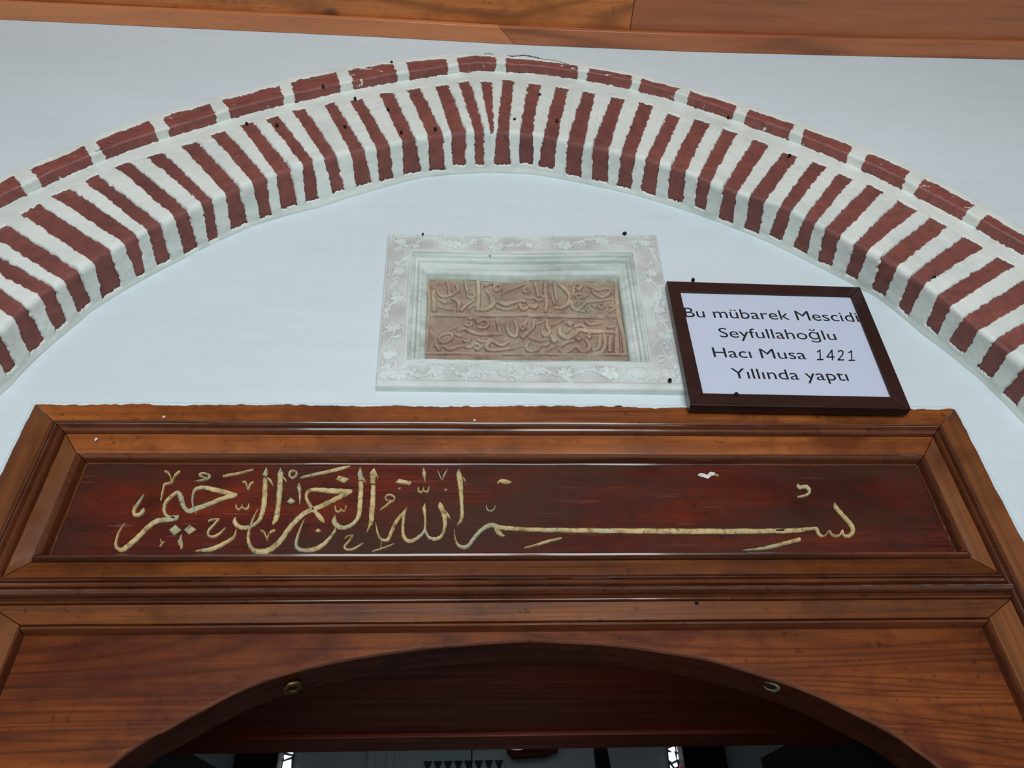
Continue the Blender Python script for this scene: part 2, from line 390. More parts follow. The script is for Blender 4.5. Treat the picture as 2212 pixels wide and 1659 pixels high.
HOOD = [
('A',-150,960,100,890,165,1000,-120,1140),
('A',190,830,530,700,585,810,270,945),
('A',580,645,935,535,1000,665,660,760),
('A',1010,490,1320,430,1362,545,1080,635),
('A',1405,395,1755,308,1785,430,1455,515),
('A',1830,280,2110,215,2145,365,1860,405),
('B',150,200,430,165,465,290,190,330),
('B',520,160,765,130,780,245,540,270),
('B',838,118,1078,112,1075,215,850,220),
('B',1145,120,1597,180,1585,270,1145,210),
('B',1670,195,1935,238,1925,330,1650,275),
('B',2000,262,2234,320,2190,410,1980,335),
('C',120,348,410,425,375,515,88,440),
('C',490,460,768,545,720,650,450,550),
('C',840,585,1140,680,1090,785,800,690),
('C',1235,735,1500,830,1435,960,1190,835),
('C',1580,895,1905,1045,1815,1155,1515,1000),
('C',1990,1120,2290,1290,2185,1380,1910,1200),
]

CONTACT=[(0,850),(220,655),(390,560),(550,485),(700,444),(796,413),(913,382),(1043,372),(1147,375),(1284,400),(1452,444),(1624,506),(1761,571),(1909,650),(1987,714),(2134,832),(2212,912)]

CX, CZ = 0.06, 1.9          # pole of the arch
YF, YW = -0.083, -0.105     # face of the voussoirs, face of the wall above
def pol(p): return math.degrees(math.atan2(p[0] - CX, p[2] - CZ)), math.hypot(p[0] - CX, p[2] - CZ)
def fit(samples, deg=None, lim=(-58, 62)):
    s = sorted(samples); ph = np.array([a for a, b in s]); r = np.array([b for a, b in s])
    # gaussian kernel smoothing on a regular table
    tab = np.arange(-95, 96, 1.0); out = []
    for t in tab:
        tt = min(max(t, ph[0]), ph[-1])
        wgt = np.exp(-((ph - tt) / 3.2) ** 2) + 1e-9
        A = np.stack([np.ones_like(ph), ph - tt], 1); Wm = wgt[:, None]
        cf = np.linalg.lstsq(A.T @ (A * Wm), A.T @ (r * wgt), rcond=None)[0]
        out.append(cf[0])
    out = np.array(out)
    return lambda x: np.interp(x, tab, out)
mid = lambda t1, a, b, t2, c, d: ((zp(t1, a, b)[0] + zp(t2, c, d)[0]) / 2, (zp(t1, a, b)[1] + zp(t2, c, d)[1]) / 2)
r_con = fit([pol(at(x, y, 0)) for x, y in CONTACT])
r_bend = fit([pol(at(*mid(v[5], v[6], v[7], v[5], v[8], v[9]), YF)) for v in VOUS])
r_in = r_con
r_ext = fit([pol(at(*mid(h[0], h[5], h[6], h[0], h[7], h[8]), YF)) for h in HOOD])
r_top = fit([pol(at(*mid(h[0], h[1], h[2], h[0], h[3], h[4]), YW)) for h in HOOD])
# profile samples: (segment, count)
SEG = [('lip', 5), ('front', 14), ('hsof', 9), ('face', 92), ('soff', 34)]
J0 = {}; j = 0; prof = []
for nm, c in SEG:
    J0[nm] = j
    for k in range(c): prof.append((nm, k / c))
    j += c
prof.append(('soff', 1.0)); J0['end'] = j
NJ = len(prof); LENJ = dict(SEG)
PH = np.arange(-92, 92.001, 0.08)
def base_grid(ph):
    rc, rb, re, rt = r_con(ph), r_bend(ph), r_ext(ph), r_top(ph)
    R = np.zeros((len(ph), NJ)); Yv = np.zeros((len(ph), NJ))
    for jj, (nm, t) in enumerate(prof):
        if nm == 'lip': R[:, jj] = rt + .016 * (1 - t); Yv[:, jj] = YW
        elif nm == 'front': R[:, jj] = rt + (re - rt) * t; Yv[:, jj] = YW
        elif nm == 'hsof': R[:, jj] = re; Yv[:, jj] = YW + (YF - YW) * t
        elif nm == 'face': R[:, jj] = re + (rb - re) * t; Yv[:, jj] = YF
        else: R[:, jj] = rb + (rc - rb) * t; Yv[:, jj] = YF * (1 - t) + (.008 if t > .99 else 0)
    for _ in range(2):
        for A in (R, Yv):
            A[:, 1:-1] = .25 * A[:, :-2] + .5 * A[:, 1:-1] + .25 * A[:, 2:]
    p = np.radians(ph)[:, None]
    return np.stack([CX + R * np.sin(p), Yv, CZ + R * np.cos(p)], -1), R
GB, GR = base_grid(PH)
du = np.gradient(GB, axis=0); dv = np.gradient(GB, axis=1)
GN = np.cross(dv, du); GN /= np.linalg.norm(GN, axis=2, keepdims=True) + 1e-12
if GN[len(PH) // 2, 60, 1] > 0: GN = -GN
PHg = np.repeat(PH[:, None], NJ, 1); Jg = np.repeat(np.arange(NJ)[None, :], len(PH), 0).astype(float)
Sg = PHg * 0.0182   # arc metres, roughly
Tg = Jg * 0.0026    # profile metres

def soffit_hit(px, py):
    """where the ray of a pixel meets the underside of the arch"""
    best = None
    for yy in np.linspace(YF, 0, 84):
        p = at(px, py, yy); a, r = pol(p)
        t = 1 - yy / YF
        rr = float(r_bend(a) + (r_con(a) - r_bend(a)) * t)
        e = abs(r - rr)
        if best is None or e < best[0]: best = (e, a, t)
    return best[1], best[2]
VB = []   # (list of (j, phiL, phiR))
for v in VOUS:
    aL, rL = pol(at(*zp(v[0], v[1], v[2]), YF)); aR, rR = pol(at(*zp(v[0], v[3], v[4]), YF))
    am = (aL + aR) / 2; rm = (rL + rR) / 2
    jt = J0['face'] + LENJ['face'] * float((r_ext(am) - rm) / (r_ext(am) - r_bend(am)))
    bL = pol(at(*zp(v[5], v[6], v[7]), YF))[0]; bR = pol(at(*zp(v[5], v[8], v[9]), YF))[0]
    eL, tL = soffit_hit(*zp(v[10], v[11], v[12])); eR, tR = soffit_hit(*zp(v[10], v[13], v[14]))
    je = J0['soff'] + LENJ['soff'] * min(.93, (tL + tR) / 2)
    jt = max(jt, J0['face'] + 4)
    nodes = [(jt, aL, aR), (J0['soff'], bL, bR), (max(je, J0['soff'] + 1.5), eL, eR)]
    VB.append(nodes)
VB.sort(key=lambda n_: n_[1][1])
k = 1
while VB[-1][1][2] < 87:
    q = VB[-1]; d = 3.35
    VB.append([(J0['face'] + 10, q[1][1] + d, q[1][2] + d), (J0['soff'], q[1][1] + d, q[1][2] + d), (J0['soff'] + 29, q[1][1] + d + .2, q[1][2] + d + .2)])
while VB[0][1][1] > -87:
    q = VB[0]; d = -3.35
    VB.insert(0, [(J0['face'] + 10, q[1][1] + d, q[1][2] + d), (J0['soff'], q[1][1] + d, q[1][2] + d), (J0['soff'] + 29, q[1][1] + d - .2, q[1][2] + d - .2)])
HB = []
for h in HOOD:
    aTL = pol(at(*zp(h[0], h[1], h[2]), YW))[0]; aTR = pol(at(*zp(h[0], h[3], h[4]), YW))[0]
    aBR = pol(at(*zp(h[0], h[5], h[6]), YF))[0]; aBL = pol(at(*zp(h[0], h[7], h[8]), YF))[0]
    HB.append([(J0['front'] + .6, aTL, aTR), (J0['face'] - .8, aBL, aBR)])
HB.sort(key=lambda n_: n_[0][1])
while HB[-1][0][2] < 84:
    q = HB[-1]; HB.append([(q[0][0], q[0][2] + 1.3, q[0][2] + 6.0), (q[1][0], q[0][2] + 1.3, q[0][2] + 6.0)])
while HB[0][0][1] > -84:
    q = HB[0]; HB.insert(0, [(q[0][0], q[0][1] - 6.0, q[0][1] - 1.3), (q[1][0], q[0][1] - 6.0, q[0][1] - 1.3)])

def inside_dist(nodes, ph, jj):
    """signed distance (m) to the outline of a brick; negative inside"""
    js = [n_[0] for n_ in nodes]
    L = np.interp(jj, js, [n_[1] for n_ in nodes]); R_ = np.interp(jj, js, [n_[2] for n_ in nodes])
    dph = np.maximum(L - ph, ph - R_) * .0185
    dj = np.maximum(js[0] - jj, jj - js[-1]) * .0026
    return np.maximum(dph, dj)
jit = .0016 * vnoise(Sg / .009, Tg / .009, 1) + .0013 * vnoise(Sg / .0038, Tg / .0052, 2) + .0012 * vnoise(Sg / .0022, Tg / .0030, 7) * (vnoise(Sg / .03, Tg / .03, 8) > -.1)
D = np.full(GB.shape[:2], 1.0)
for nodes in VB + HB:
    lo = min(n_[1] for n_ in nodes) - 1.5; hi = max(n_[2] for n_ in nodes) + 1.5
    i0 = np.searchsorted(PH, lo); i1 = np.searchsorted(PH, hi)
    if i1 <= i0: continue
    D[i0:i1] = np.minimum(D[i0:i1], inside_dist(nodes, PHg[i0:i1], Jg[i0:i1]))
# each mortar joint stands proud by its own amount, squarest at the corner of the arch
gapid = np.zeros(len(PH))
lv = np.array([n_[1][1] for n_ in VB])
gi = np.searchsorted(lv, PH)
gr = RNG.uniform(0.0, 1.0, len(lv) + 2)[gi]
cornerw = np.exp(-((Jg - J0['soff']) / 9.0) ** 2)
facew = sstep(J0['face'] + 6, J0['face'] + 26, Jg) * (1 - sstep(J0['soff'] + 24, J0['end'], Jg))
proud = .0012 + facew * (.0015 + .0032 * gr[:, None]) + cornerw * .003 * gr[:, None]
proud = proud + .0009 * vnoise(Sg / .03, Tg / .03, 3) + .0005 * vnoise(Sg / .011, Tg / .011, 4) + .00025 * vnoise(Sg / .004, Tg / .004, 5)
lipw = 1 - sstep(J0['front'] - 4, J0['front'] + 1, Jg)
proud = proud * (1 - lipw) + lipw * .0004
hgt = -.0075 + (proud + .0075) * sstep(-.0014, .0012, D + jit)
endw = sstep(J0['end'] - 6, J0['end'], Jg)   # fillet where the arch meets the recessed wall
hgt = hgt * (1 - endw) + endw * .004
hgt[:, -1] = 0.0
GM = GB + GN * hgt[..., None]

arch = empty('brick_arch', (CX, -0.04, CZ), 'wide round arch of dark red bricks and white mortar joints over the wooden doorway', 'arch')
hood = empty('arch_hood_course', (CX, -0.095, CZ), 'narrow outer course of long red bricks curving above the striped arch, under the pine ceiling', 'brick course')
jf = J0['face'] - 1
grid_obj('mortar', GM[:, jf:], M_MORTAR, arch)
grid_obj('mortar', GM[:, :jf + 1], M_MORTAR, hood)

def sample_base(ph, jj):
    fi = (ph - PH[0]) / .08; i = np.clip(np.floor(fi).astype(int), 0, len(PH) - 2); a = fi - i
    j_ = np.clip(np.floor(jj).astype(int), 0, NJ - 2); b = jj - j_
    def lerp(G):
        return (G[i, j_] * ((1 - a) * (1 - b))[..., None] + G[i + 1, j_] * (a * (1 - b))[..., None] + G[i, j_ + 1] * ((1 - a) * b)[..., None] + G[i + 1, j_ + 1] * (a * b)[..., None])
    return lerp(GB), lerp(GN)
def make_brick(nodes, parent, mat, seed, na, nb, off=0.0, amp=.0007):
    js = [n_[0] for n_ in nodes]
    jj = np.linspace(js[0] - 1.0, js[-1] + 1.0, nb)
    L = np.interp(jj, js, [n_[1] for n_ in nodes]) - .2; R_ = np.interp(jj, js, [n_[2] for n_ in nodes]) + .2
    t = np.linspace(0, 1, na)[:, None]
    ph = L[None, :] * (1 - t) + R_[None, :] * t; J = np.repeat(jj[None, :], na, 0)
    Pb, Nb = sample_base(ph, J)
    hh = off + amp * vnoise(ph * .0182 / .016 + seed * 7, J * .0026 / .016, 20) + amp * .5 * vnoise(ph * .0182 / .006 + seed * 7, J * .0026 / .006, 21)
    top = Pb + Nb * hh[..., None]
    bot = Pb - Nb * .012
    G = top.copy()
    # closed skirt: outer ring of points pushed into the wall
    G2 = np.zeros((na + 2, nb + 2, 3)); G2[1:-1, 1:-1] = G
    G2[0, 1:-1] = bot[0]; G2[-1, 1:-1] = bot[-1]; G2[1:-1, 0] = bot[:, 0]; G2[1:-1, -1] = bot[:, -1]
    G2[0, 0] = bot[0, 0]; G2[-1, 0] = bot[-1, 0]; G2[0, -1] = bot[0, -1]; G2[-1, -1] = bot[-1, -1]
    return grid_obj('brick', G2, mat, parent)
for s_, nodes in enumerate(VB): make_brick(nodes, arch, M_BRICK, s_, 7, 34)
for s_, nodes in enumerate(HB): make_brick(nodes, hood, M_BRICKW, s_ + 100, 22, 10, -.0005, .0011)

# ================================================================== WALLS
XL, XR, ZT = -2.6, 2.8, 3.50
def wall_front_mesh():
    V = []; F = []
    ph = np.arange(-90, 90.01, .5)
    for a in ph:
        s, c = math.sin(math.radians(a)), math.cos(math.radians(a))
        r0 = float(np.interp(a, PH, np.hypot(GM[:, 0, 0] - CX, GM[:, 0, 2] - CZ))) - .0005
        r1 = 9.0
        if s > 1e-6: r1 = min(r1, (XR - CX) / s)
        if s < -1e-6: r1 = min(r1, (XL - CX) / s)
        if c > 1e-6: r1 = min(r1, (ZT - CZ) / c)
        for t in (0, .5, 1): r = r0 + (r1 - r0) * t; V.append((CX + r * s, YW - .0004, CZ + r * c))
    n = len(ph)
    for i in range(n - 1):
        for k_ in range(2): a = i * 3 + k_; F.append((a, a + 3, a + 4, a + 1))
    return V, F, float(r_top(-90)) + .016, float(r_top(90)) + .016
V, F, rl, rr_ = wall_front_mesh()
xl, xr = CX - rl, CX + rr_
def addbox(V, F, x0, x1, y0, y1, z0, z1):
    b = len(V)
    V += [(x, y, z) for x in (x0, x1) for y in (y0, y1) for z in (z0, z1)]
    F += [(b, b + 1, b + 3, b + 2), (b + 4, b + 6, b + 7, b + 5), (b, b + 4, b + 5, b + 1), (b + 2, b + 3, b + 7, b + 6), (b, b + 2, b + 6, b + 4), (b + 1, b + 5, b + 7, b + 3)]
addbox(V, F, XL, xl + .3, YW - .0004, 0.0, 0, CZ); addbox(V, F, xr - .3, XR, YW - .0004, 0.0, 0, CZ)
wf = mesh_obj('wall_front', V, F, M_WALL); tag(wf, kind='structure')
# recessed wall inside the arch, pierced by the doorway
V = []; F = []
for a_, b_, c_, d_ in ((-1.3, -.116, 2.262, 3.35), (.298, 1.45, 2.262, 3.35), (-.116, .298, 2.262, 2.369), (-.116, .298, 2.640, 3.35)): addbox(V, F, a_, b_, 0.0, .10, c_, d_)
addbox(V, F, -1.3, 1.45, .101, .50, 1.945, 3.35)
addbox(V, F, -1.3, -.662, 0, .10, 0, 2.262); addbox(V, F, .757, 1.45, 0, .10, 0, 2.262)
addbox(V, F, -1.3, -.585, .101, .50, 0, 1.945); addbox(V, F, .70, 1.45, .101, .50, 0, 1.945)
wb = mesh_obj('wall_back', V, F, M_WALL); tag(wb, kind='structure')
tag(box('wall_left_blocker', XL - .2, XL, -2.8, 0, 0, ZT, M_WALL), kind='structure')  # unseen side wall, added to keep the highlights central
tag(box('wall_right_blocker', XR, XR + .2, -2.8, 0, 0, ZT, M_WALL), kind='structure')  # unseen too, added to confine the light on this side
V = []; F = []
addbox(V, F, XL - .2, -1.5, -3.0, -2.8, 0, ZT); addbox(V, F, 1.6, XR + .2, -3.0, -2.8, 0, ZT); addbox(V, F, -1.5, 1.6, -3.0, -2.8, 2.45, ZT)
tag(mesh_obj('wall_sky_blocker', V, F, M_WALL), kind='structure')  # unseen wall added so that sky light enters only through its opening
tag(box('floor', XL - .2, XR + .2, -3.4, 0, -.1, 0, M_FLOOR), kind='structure')

# ================================================================== CEILING
CP = [at(x, y, YW) for x, y in [(0, 43), (362, 60), (800, 80), (1106, 97), (1500, 113), (1850, 122), (2212, 130)]]
cxs = [XL] + [p[0] for p in CP] + [XR]
czs = [CP[0][2] + .045] + [p[2] for p in CP] + [CP[-1][2] - .004]
zc = lambda x: float(np.interp(x, cxs, czs))
ceiling = empty('ceiling', (0, -.1, 3.3)); tag(ceiling, kind='structure')
def strip(name, x0, x1, y0, y1, dz0, dz1, mat, parent, skew=0.0):
    """a board hugging the ceiling line between x0 and x1 (skew: slanted right and left ends)"""
    xs = [x0] + [x for x in cxs if x0 + .02 < x < x1 - .02] + [x1]
    V = []; F = []
    for i, x in enumerate(xs):
        for y in (y0, y1):
            xx = x + (skew if (y == y1) else 0) * (1 if i in (0, len(xs) - 1) else 0)
            V += [(xx, y, zc(x) + dz0), (xx, y, zc(x) + dz1)]
    for i in range(len(xs) - 1):
        a = i * 4; b = a + 4
        F += [(a, b, b + 2, a + 2), (a + 1, a + 3, b + 3, b + 1), (a, a + 1, b + 1, b), (a + 2, b + 2, b + 3, a + 3)]
    F += [(0, 2, 3, 1), (len(V) - 4, len(V) - 3, len(V) - 1, len(V) - 2)]
    o = mesh_obj(name, V, F, mat, parent)
    md = o.modifiers.new('b', 'BEVEL'); md.width = .0008; md.segments = 1; md.limit_method = 'ANGLE'
    return o
jx = atz(1078, 44, 3.295)[0]; jx2 = atz(1112, 92, 3.295)[0]
strip('batten', XL, jx2 - .0006, YW - .001, YW - .040, 0, .014, M_TRIM1, ceiling, skew=jx - jx2)
strip('batten', jx2 + .0006, XR, YW - .001, YW - .040, 0, .014, M_TRIM2, ceiling, skew=jx - jx2)
pj = atz(1365, 20, 3.305)[0]
yy = YW - .001; row = 0
while yy > -2.8:
    w_ = .175
    cuts = [XL, pj, XR] if row == 0 else [XL, -1.1 + (row * .77) % 2.2, XR]
    for a, b in zip(cuts[:-1], cuts[1:]):
        m_ = (M_CEIL1 if a < 0 else M_CEIL2) if row == 0 else random.choice((M_CEIL1, M_CEIL2))
        strip('plank', a + (.0008 if a > XL else 0), b - (.0008 if b < XR else 0), yy, yy - w_ + .0025, .0145, .034, m_, ceiling)
    yy -= w_; row += 1

# ================================================================== NAILS IN THE BRICKWORK
def nail(px, py, yy, parent, size=.0032, mat=None, name='nail', flat=1.5, wide=1.15):
    p = at(px, py, yy)
    bm = bmesh.new(); bmesh.ops.create_icosphere(bm, subdivisions=1, radius=size)
    off = Vector(world_loc(parent))
    for v in bm.verts:
        v.co.y *= flat; v.co.x *= wide
        v.co += Vector([random.uniform(-.25, .25) * size for _ in range(3)]) + Vector(p) - off
    me = bpy.data.meshes.new(name); bm.to_mesh(me); bm.free(); me.materials.append(mat or M_NAIL)
    o = bpy.data.objects.new(name, me); COL.objects.link(o); o.parent = parent
    return o
for x, y in [(767, 213), (838, 237), (867, 285), (940, 279), (745, 273), (1112, 259), (1166, 205), (1203, 261), (533, 267), (598, 270), (1705, 336), (2018, 599)]:
    nail(x, y, YF - .004, arch)
for x, y in [(698, 187), (1573, 254), (846, 135)]:
    nail(x, y, YW - .001, hood)

# ================================================================== WOODEN DOOR SURROUND
door = empty('wooden_portal', (.05, 0, 0), 'carved brown wooden portal with gilded Arabic inscription and arched opening, below the stone plaque', 'portal')
XLo, XRo, ZTo = -.674, .773, 2.2775
INS = [0, .0345, .0577, .0905, .1035]
insL = [0, .038, .065, .090, .107]; insR = [0, .0375, .058, .083, .097]; insB = [0, 0, 0, .026, .037]
ZB = 1.9865
def ring_pt(s, side):
    l = XLo + np.interp(s, INS, insL); r = XRo - np.interp(s, INS, insR); t = ZTo - s; b = ZB + np.interp(s, INS, insB)
    return l, r, t, b
def member(name, prof, side, mat, parent, ring=ring_pt, seg=26, seed=0, zbot=None, back=.02):
    """prof: (inset, Y) from the outer edge inwards; mitred at the corners"""
    prof = [(prof[0][0], back)] + prof + [(prof[-1][0], back)]
    a = []
    for s, y in prof:
        l, r, t, b = ring(s, side)
        if side == 'top': p0, p1 = (l, t), (r, t)
        elif side == 'bottom': p0, p1 = (r, b), (l, b)
        elif side == 'left': p0, p1 = (l, b if zbot is None else zbot), (l, t)
        else: p0, p1 = (r, t), (r, b if zbot is None else zbot)
        gp = .0007; q_ = math.hypot(p1[0] - p0[0], p1[1] - p0[1]); ux, uz = (p1[0] - p0[0]) / q_ * gp, (p1[1] - p0[1]) / q_ * gp
        p0 = (p0[0] + ux, p0[1] + uz); p1 = (p1[0] - ux, p1[1] - uz)
        a.append([(p0[0] + (p1[0] - p0[0]) * k / seg, y, p0[1] + (p1[1] - p0[1]) * k / seg) for k in range(seg + 1)])
    G = np.array(a)  # profile x length
    ll = np.arange(seg + 1)[None, :] * .31
    pr = np.arange(len(prof))[:, None] * .37
    wob = .0006 * vnoise(ll + seed * 13, pr * .5, 5)
    wob[:, 0] = 0; wob[:, -1] = 0; wob[0] = 0; wob[-1] = 0
    G[:, :, 1] += wob
    o = grid_obj(name, G, mat, parent, smooth=True)
    sharp_by_angle(o, 30)
    return o
OUT = [(0, -.003), (.0008, -.0062), (.0325, -.0062), (.0338, -.004)]
BEAD = [(.0340, .000), (.0352, -.001), (.0362, -.0085), (.038, -.0115), (.0398, -.0105), (.0405, -.0075), (.0413, -.008), (.0428, -.0125), (.0447, -.0135), (.0463, -.010), (.0475, -.0075), (.0515, -.0065), (.0522, -.009), (.0540, -.0115), (.0556, -.0095), (.0566, -.004), (.0577, .001)]
INN = [(.0578, -.0045), (.0600, -.0050), (.0885, .0005), (.0900, .002)]
BEAD2 = [(.0905, .001), (.0912, -.003), (.0935, -.0062), (.0965, -.0072), (.0990, -.0048), (.1005, .000), (.1010, .008), (.1035, .0085)]
ZF = 0.0   # the stiles run down to the floor
member('top_rail', OUT, 'top', M_RAIL, door, seed=1)
member('stile', OUT, 'left', M_STILE, door, seed=2, zbot=ZF); member('stile', OUT, 'right', M_STILE, door, seed=3, zbot=ZF)
member('double_bead', BEAD, 'top', M_MOULD, door, seed=4, seg=60)
member('double_bead', BEAD, 'left', M_MOULDZ, door, seed=5, zbot=ZF); member('double_bead', BEAD, 'right', M_MOULDZ, door, seed=6, zbot=ZF)
member('inner_rail', INN, 'top', M_RAIL, door, seed=7); member('inner_rail', INN, 'bottom', M_RAIL2, door, seed=8)
member('inner_stile', INN, 'left', M_STILE, door, seed=9); member('inner_stile', INN, 'right', M_STILE, door, seed=10)
for i, (sd, m_) in enumerate((('top', M_MOULD), ('bottom', M_MOULD), ('left', M_MOULDZ), ('right', M_MOULDZ))):
    member('inner_bead', BEAD2, sd, m_, door, seed=11 + i, seg=60)
# heavy moulding between the inscription panel and the arched board
MM = [(1.9865, .0), (1.9858, -.006), (1.9845, -.0105), (1.9830, -.0115), (1.9818, -.0085), (1.9810, -.0095), (1.9803, -.012), (1.9792, -.011), (1.9783, -.006), (1.9776, -.0095), (1.9750, -.0115), (1.9705, -.0130), (1.9692, -.0105),
      (1.9686, -.0125), (1.9678, -.0155), (1.9669, -.0125), (1.9664, -.013), (1.9656, -.0165), (1.9647, -.013), (1.9642, -.0125), (1.9636, -.0175), (1.9618, -.0215), (1.9595, -.0228), (1.9570, -.0205), (1.9553, -.015), (1.9546, -.0105),
      (1.9540, -.0135), (1.9530, -.0150), (1.9520, -.0115), (1.9512, -.0085), (1.9498, -.0085), (1.9490, -.004), (1.9485, .0)]
xm0, xm1 = XLo + .0655, XRo - .0585
G = np.array([[(xm0 + (xm1 - xm0) * k / 80, y, z) for k in range(81)] for z, y in [(1.9865, .02)] + MM + [(1.9485, .02)]])
G[1:-1, :, 1] += .0004 * vnoise(np.arange(81)[None, :] * .3, np.arange(len(MM))[:, None] * .4, 9)
o = grid_obj('cross_moulding', G, M_MOULD, door); sharp_by_angle(o, 32)
o['label'] = 'heavy dark ribbed moulding'
# lower ring around the arched board
INS2 = [0, .0268, .0375]
def ring_low(s, side):
    return (XLo + .065 + np.interp(s, INS2, [0, .0475, .053]), XRo - .058 - np.interp(s, INS2, [0, .0424, .052]), 1.9485 - s, 0)
LO = [(0, -.004), (.0008, -.0055), (.0256, -.0055), (.0266, -.002)]
LOB = [(.0268, .002), (.0276, .001), (.0284, -.006), (.0305, -.0095), (.0332, -.0095), (.0355, -.005), (.0362, .004), (.0375, .005)]
member('lower_rail', LO, 'top', M_RAIL2, door, ring_low, seed=21)
member('lower_stile', LO, 'left', M_STILE, door, ring_low, seed=22, zbot=ZF); member('lower_stile', LO, 'right', M_STILE, door, ring_low, seed=23, zbot=ZF)
member('lower_bead', LOB, 'top', M_MOULD, door, ring_low, seed=24, seg=60)
member('lower_bead', LOB, 'left', M_MOULDZ, door, ring_low, seed=25, zbot=ZF); member('lower_bead', LOB, 'right', M_MOULDZ, door, ring_low, seed=26, zbot=ZF)
# dark recess behind the joints
YP = .0098
gx = np.linspace(-.580, .690, 90); gz = np.linspace(2.185, 2.0252, 16)
G = np.zeros((len(gz), len(gx), 3)); G[..., 0] = gx[None, :]; G[..., 2] = gz[:, None]
G[..., 1] = YP + .0005 * vnoise(G[..., 0] * 9, G[..., 2] * 30, 3)
ip = grid_obj('inscription_panel', G, M_PANEL, door)
ip['label'] = 'dark red stained panel with gilded Arabic calligraphy'
box('backing_board', -.6735, .7725, .0122, .028, 1.914, 2.277, M_DARKW, door)

# ---- arched board
AC = [at(x, y, 0) for x, y in [(231, 1659), (311, 1599), (362, 1572), (441, 1529), (524, 1487), (615, 1455), (723, 1429), (800, 1416), (917, 1399), (1025, 1390), (1134, 1383), (1206, 1385.5), (1315, 1392), (1423, 1406), (1538, 1426), (1665, 1464), (1755, 1496), (1853, 1543), (1936, 1587), (1991, 1626), (2034, 1659)]]
AC = [(p[0], p[2]) for p in AC]
AC = [(-.5150, 0), (-.5150, 1.30), (-.5130, 1.50), (-.497, 1.60), (-.462, 1.685)] + AC + [(.588, 1.685), (.617, 1.60), (.628, 1.50), (.630, 1.30), (.630, 0)]
def catmull(P_, n=6):
    P_ = [np.array(p, float) for p in P_]; out = []
    for i in range(len(P_) - 1):
        p0 = P_[max(i - 1, 0)]; p1 = P_[i]; p2 = P_[i + 1]; p3 = P_[min(i + 2, len(P_) - 1)]
        for k in range(n):
            t = k / n
            out.append(.5 * ((2 * p1) + (-p0 + p2) * t + (2 * p0 - 5 * p1 + 4 * p2 - p3) * t * t + (-p0 + 3 * p1 - 3 * p2 + p3) * t ** 3))
    out.append(P_[-1]); return out
ac = AC[:2] + [tuple(p) for p in catmull(AC[2:-2], 4)] + AC[-2:]
AY0, AY1 = .0035, .068
bm = bmesh.new(); off = Vector(world_loc(door))
xa, xb, zt_ = -.562, .668, 1.913
front = []; back = []; fo = []; bo = []
na = len(ac)
# outer outline point matching each point of the arch
apex = max(range(na), key=lambda i: ac[i][1])
for i, (x, z) in enumerate(ac):
    if z < 1.62: ox, oz = (xa if x < 0 else xb), z
    else: ox, oz = (xa + (xb - xa) * (x - ac[0][0]) / (ac[-1][0] - ac[0][0])), zt_
    fo.append((ox, oz))
fo = [(a_, b_) for a_, b_ in fo]
cv = .0026
rows = []
for i, (x, z) in enumerate(ac):
    j0, j1 = max(i - 1, 0), min(i + 1, na - 1)
    tx, tz = ac[j1][0] - ac[j0][0], ac[j1][1] - ac[j0][1]; L_ = math.hypot(tx, tz); nx, nz = -tz / L_, tx / L_   # away from the opening
    oz_ = fo[i]
    rows.append([(oz_[0], AY0, oz_[1]), (x + nx * (cv + .0008), AY0, z + nz * (cv + .0008)), (x + nx * cv, AY0 + .0002, z + nz * cv), (x + nx * cv * .35, AY0 + .0022, z + nz * cv * .35), (x, AY0 + .0035, z), (x, AY0 + .0045, z), (x, AY1 - .004, z), (x + nx * .004, AY1, z + nz * .004), (oz_[0], AY1, oz_[1])])
# keep the two square corners of the board
ci = [i for i in range(na) if fo[i][1] == zt_]
fo_first, fo_last = ci[0], ci[-1]
for c_, xx in ((fo_first, xa), (fo_last, xb)):
    rows[c_][0] = (xx, AY0, zt_); rows[c_][-1] = (xx, AY1, zt_)
G = np.array(rows)
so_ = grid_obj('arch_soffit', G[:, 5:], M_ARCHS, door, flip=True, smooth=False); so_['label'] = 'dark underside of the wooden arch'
ed_ = grid_obj('arch_edging', G[:, 2:6], M_MOULD, door, flip=True); ed_['label'] = 'rounded shiny edge of the wooden arch'
G = G[:, :3]
ab = grid_obj('arched_board', G, M_ARCHB, door, flip=True)
nb_ = G.shape[1] - 1
ab.data.polygons.foreach_set('use_smooth', [(k_ % nb_) != 0 for k_ in range(len(ab.data.polygons))])
ab['label'] = 'worn orange-brown board cut to a pointed arch'
# two corroded metal sockets in the underside of the arch
def ring_blob(px, py, yy, rx, ry, tw, parent, mat, name, ang=0):
    c0 = at(px, py, yy); V = []; F = []; n, m = 14, 6; off = np.array([0, 0, 0])
    for i in range(n):
        a = 2 * math.pi * i / n; q = 1 + random.uniform(-.18, .18)
        for k in range(m):
            b = 2 * math.pi * k / m; rr2 = 1 + tw * math.cos(b)
            x = rx * math.cos(a) * rr2 * q; y = ry * math.sin(a) * rr2 * q; z = -tw * rx * .8 * math.sin(b)
            V.append((c0[0] + x * math.cos(ang), c0[1] + y, c0[2] + z + x * math.sin(ang)))
    for i in range(n):
        for k in range(m): F.append((i * m + k, ((i + 1) % n) * m + k, ((i + 1) % n) * m + (k + 1) % m, i * m + (k + 1) % m))
    return mesh_obj(name, V, F, mat, parent, smooth=True)
ring_blob(632, 1486, .036, .0085, .012, .35, door, M_BRASS, 'metal_socket', .35)
ring_blob(1664, 1481, .024, .0105, .010, .30, door, M_VERDI, 'metal_socket', -.45)
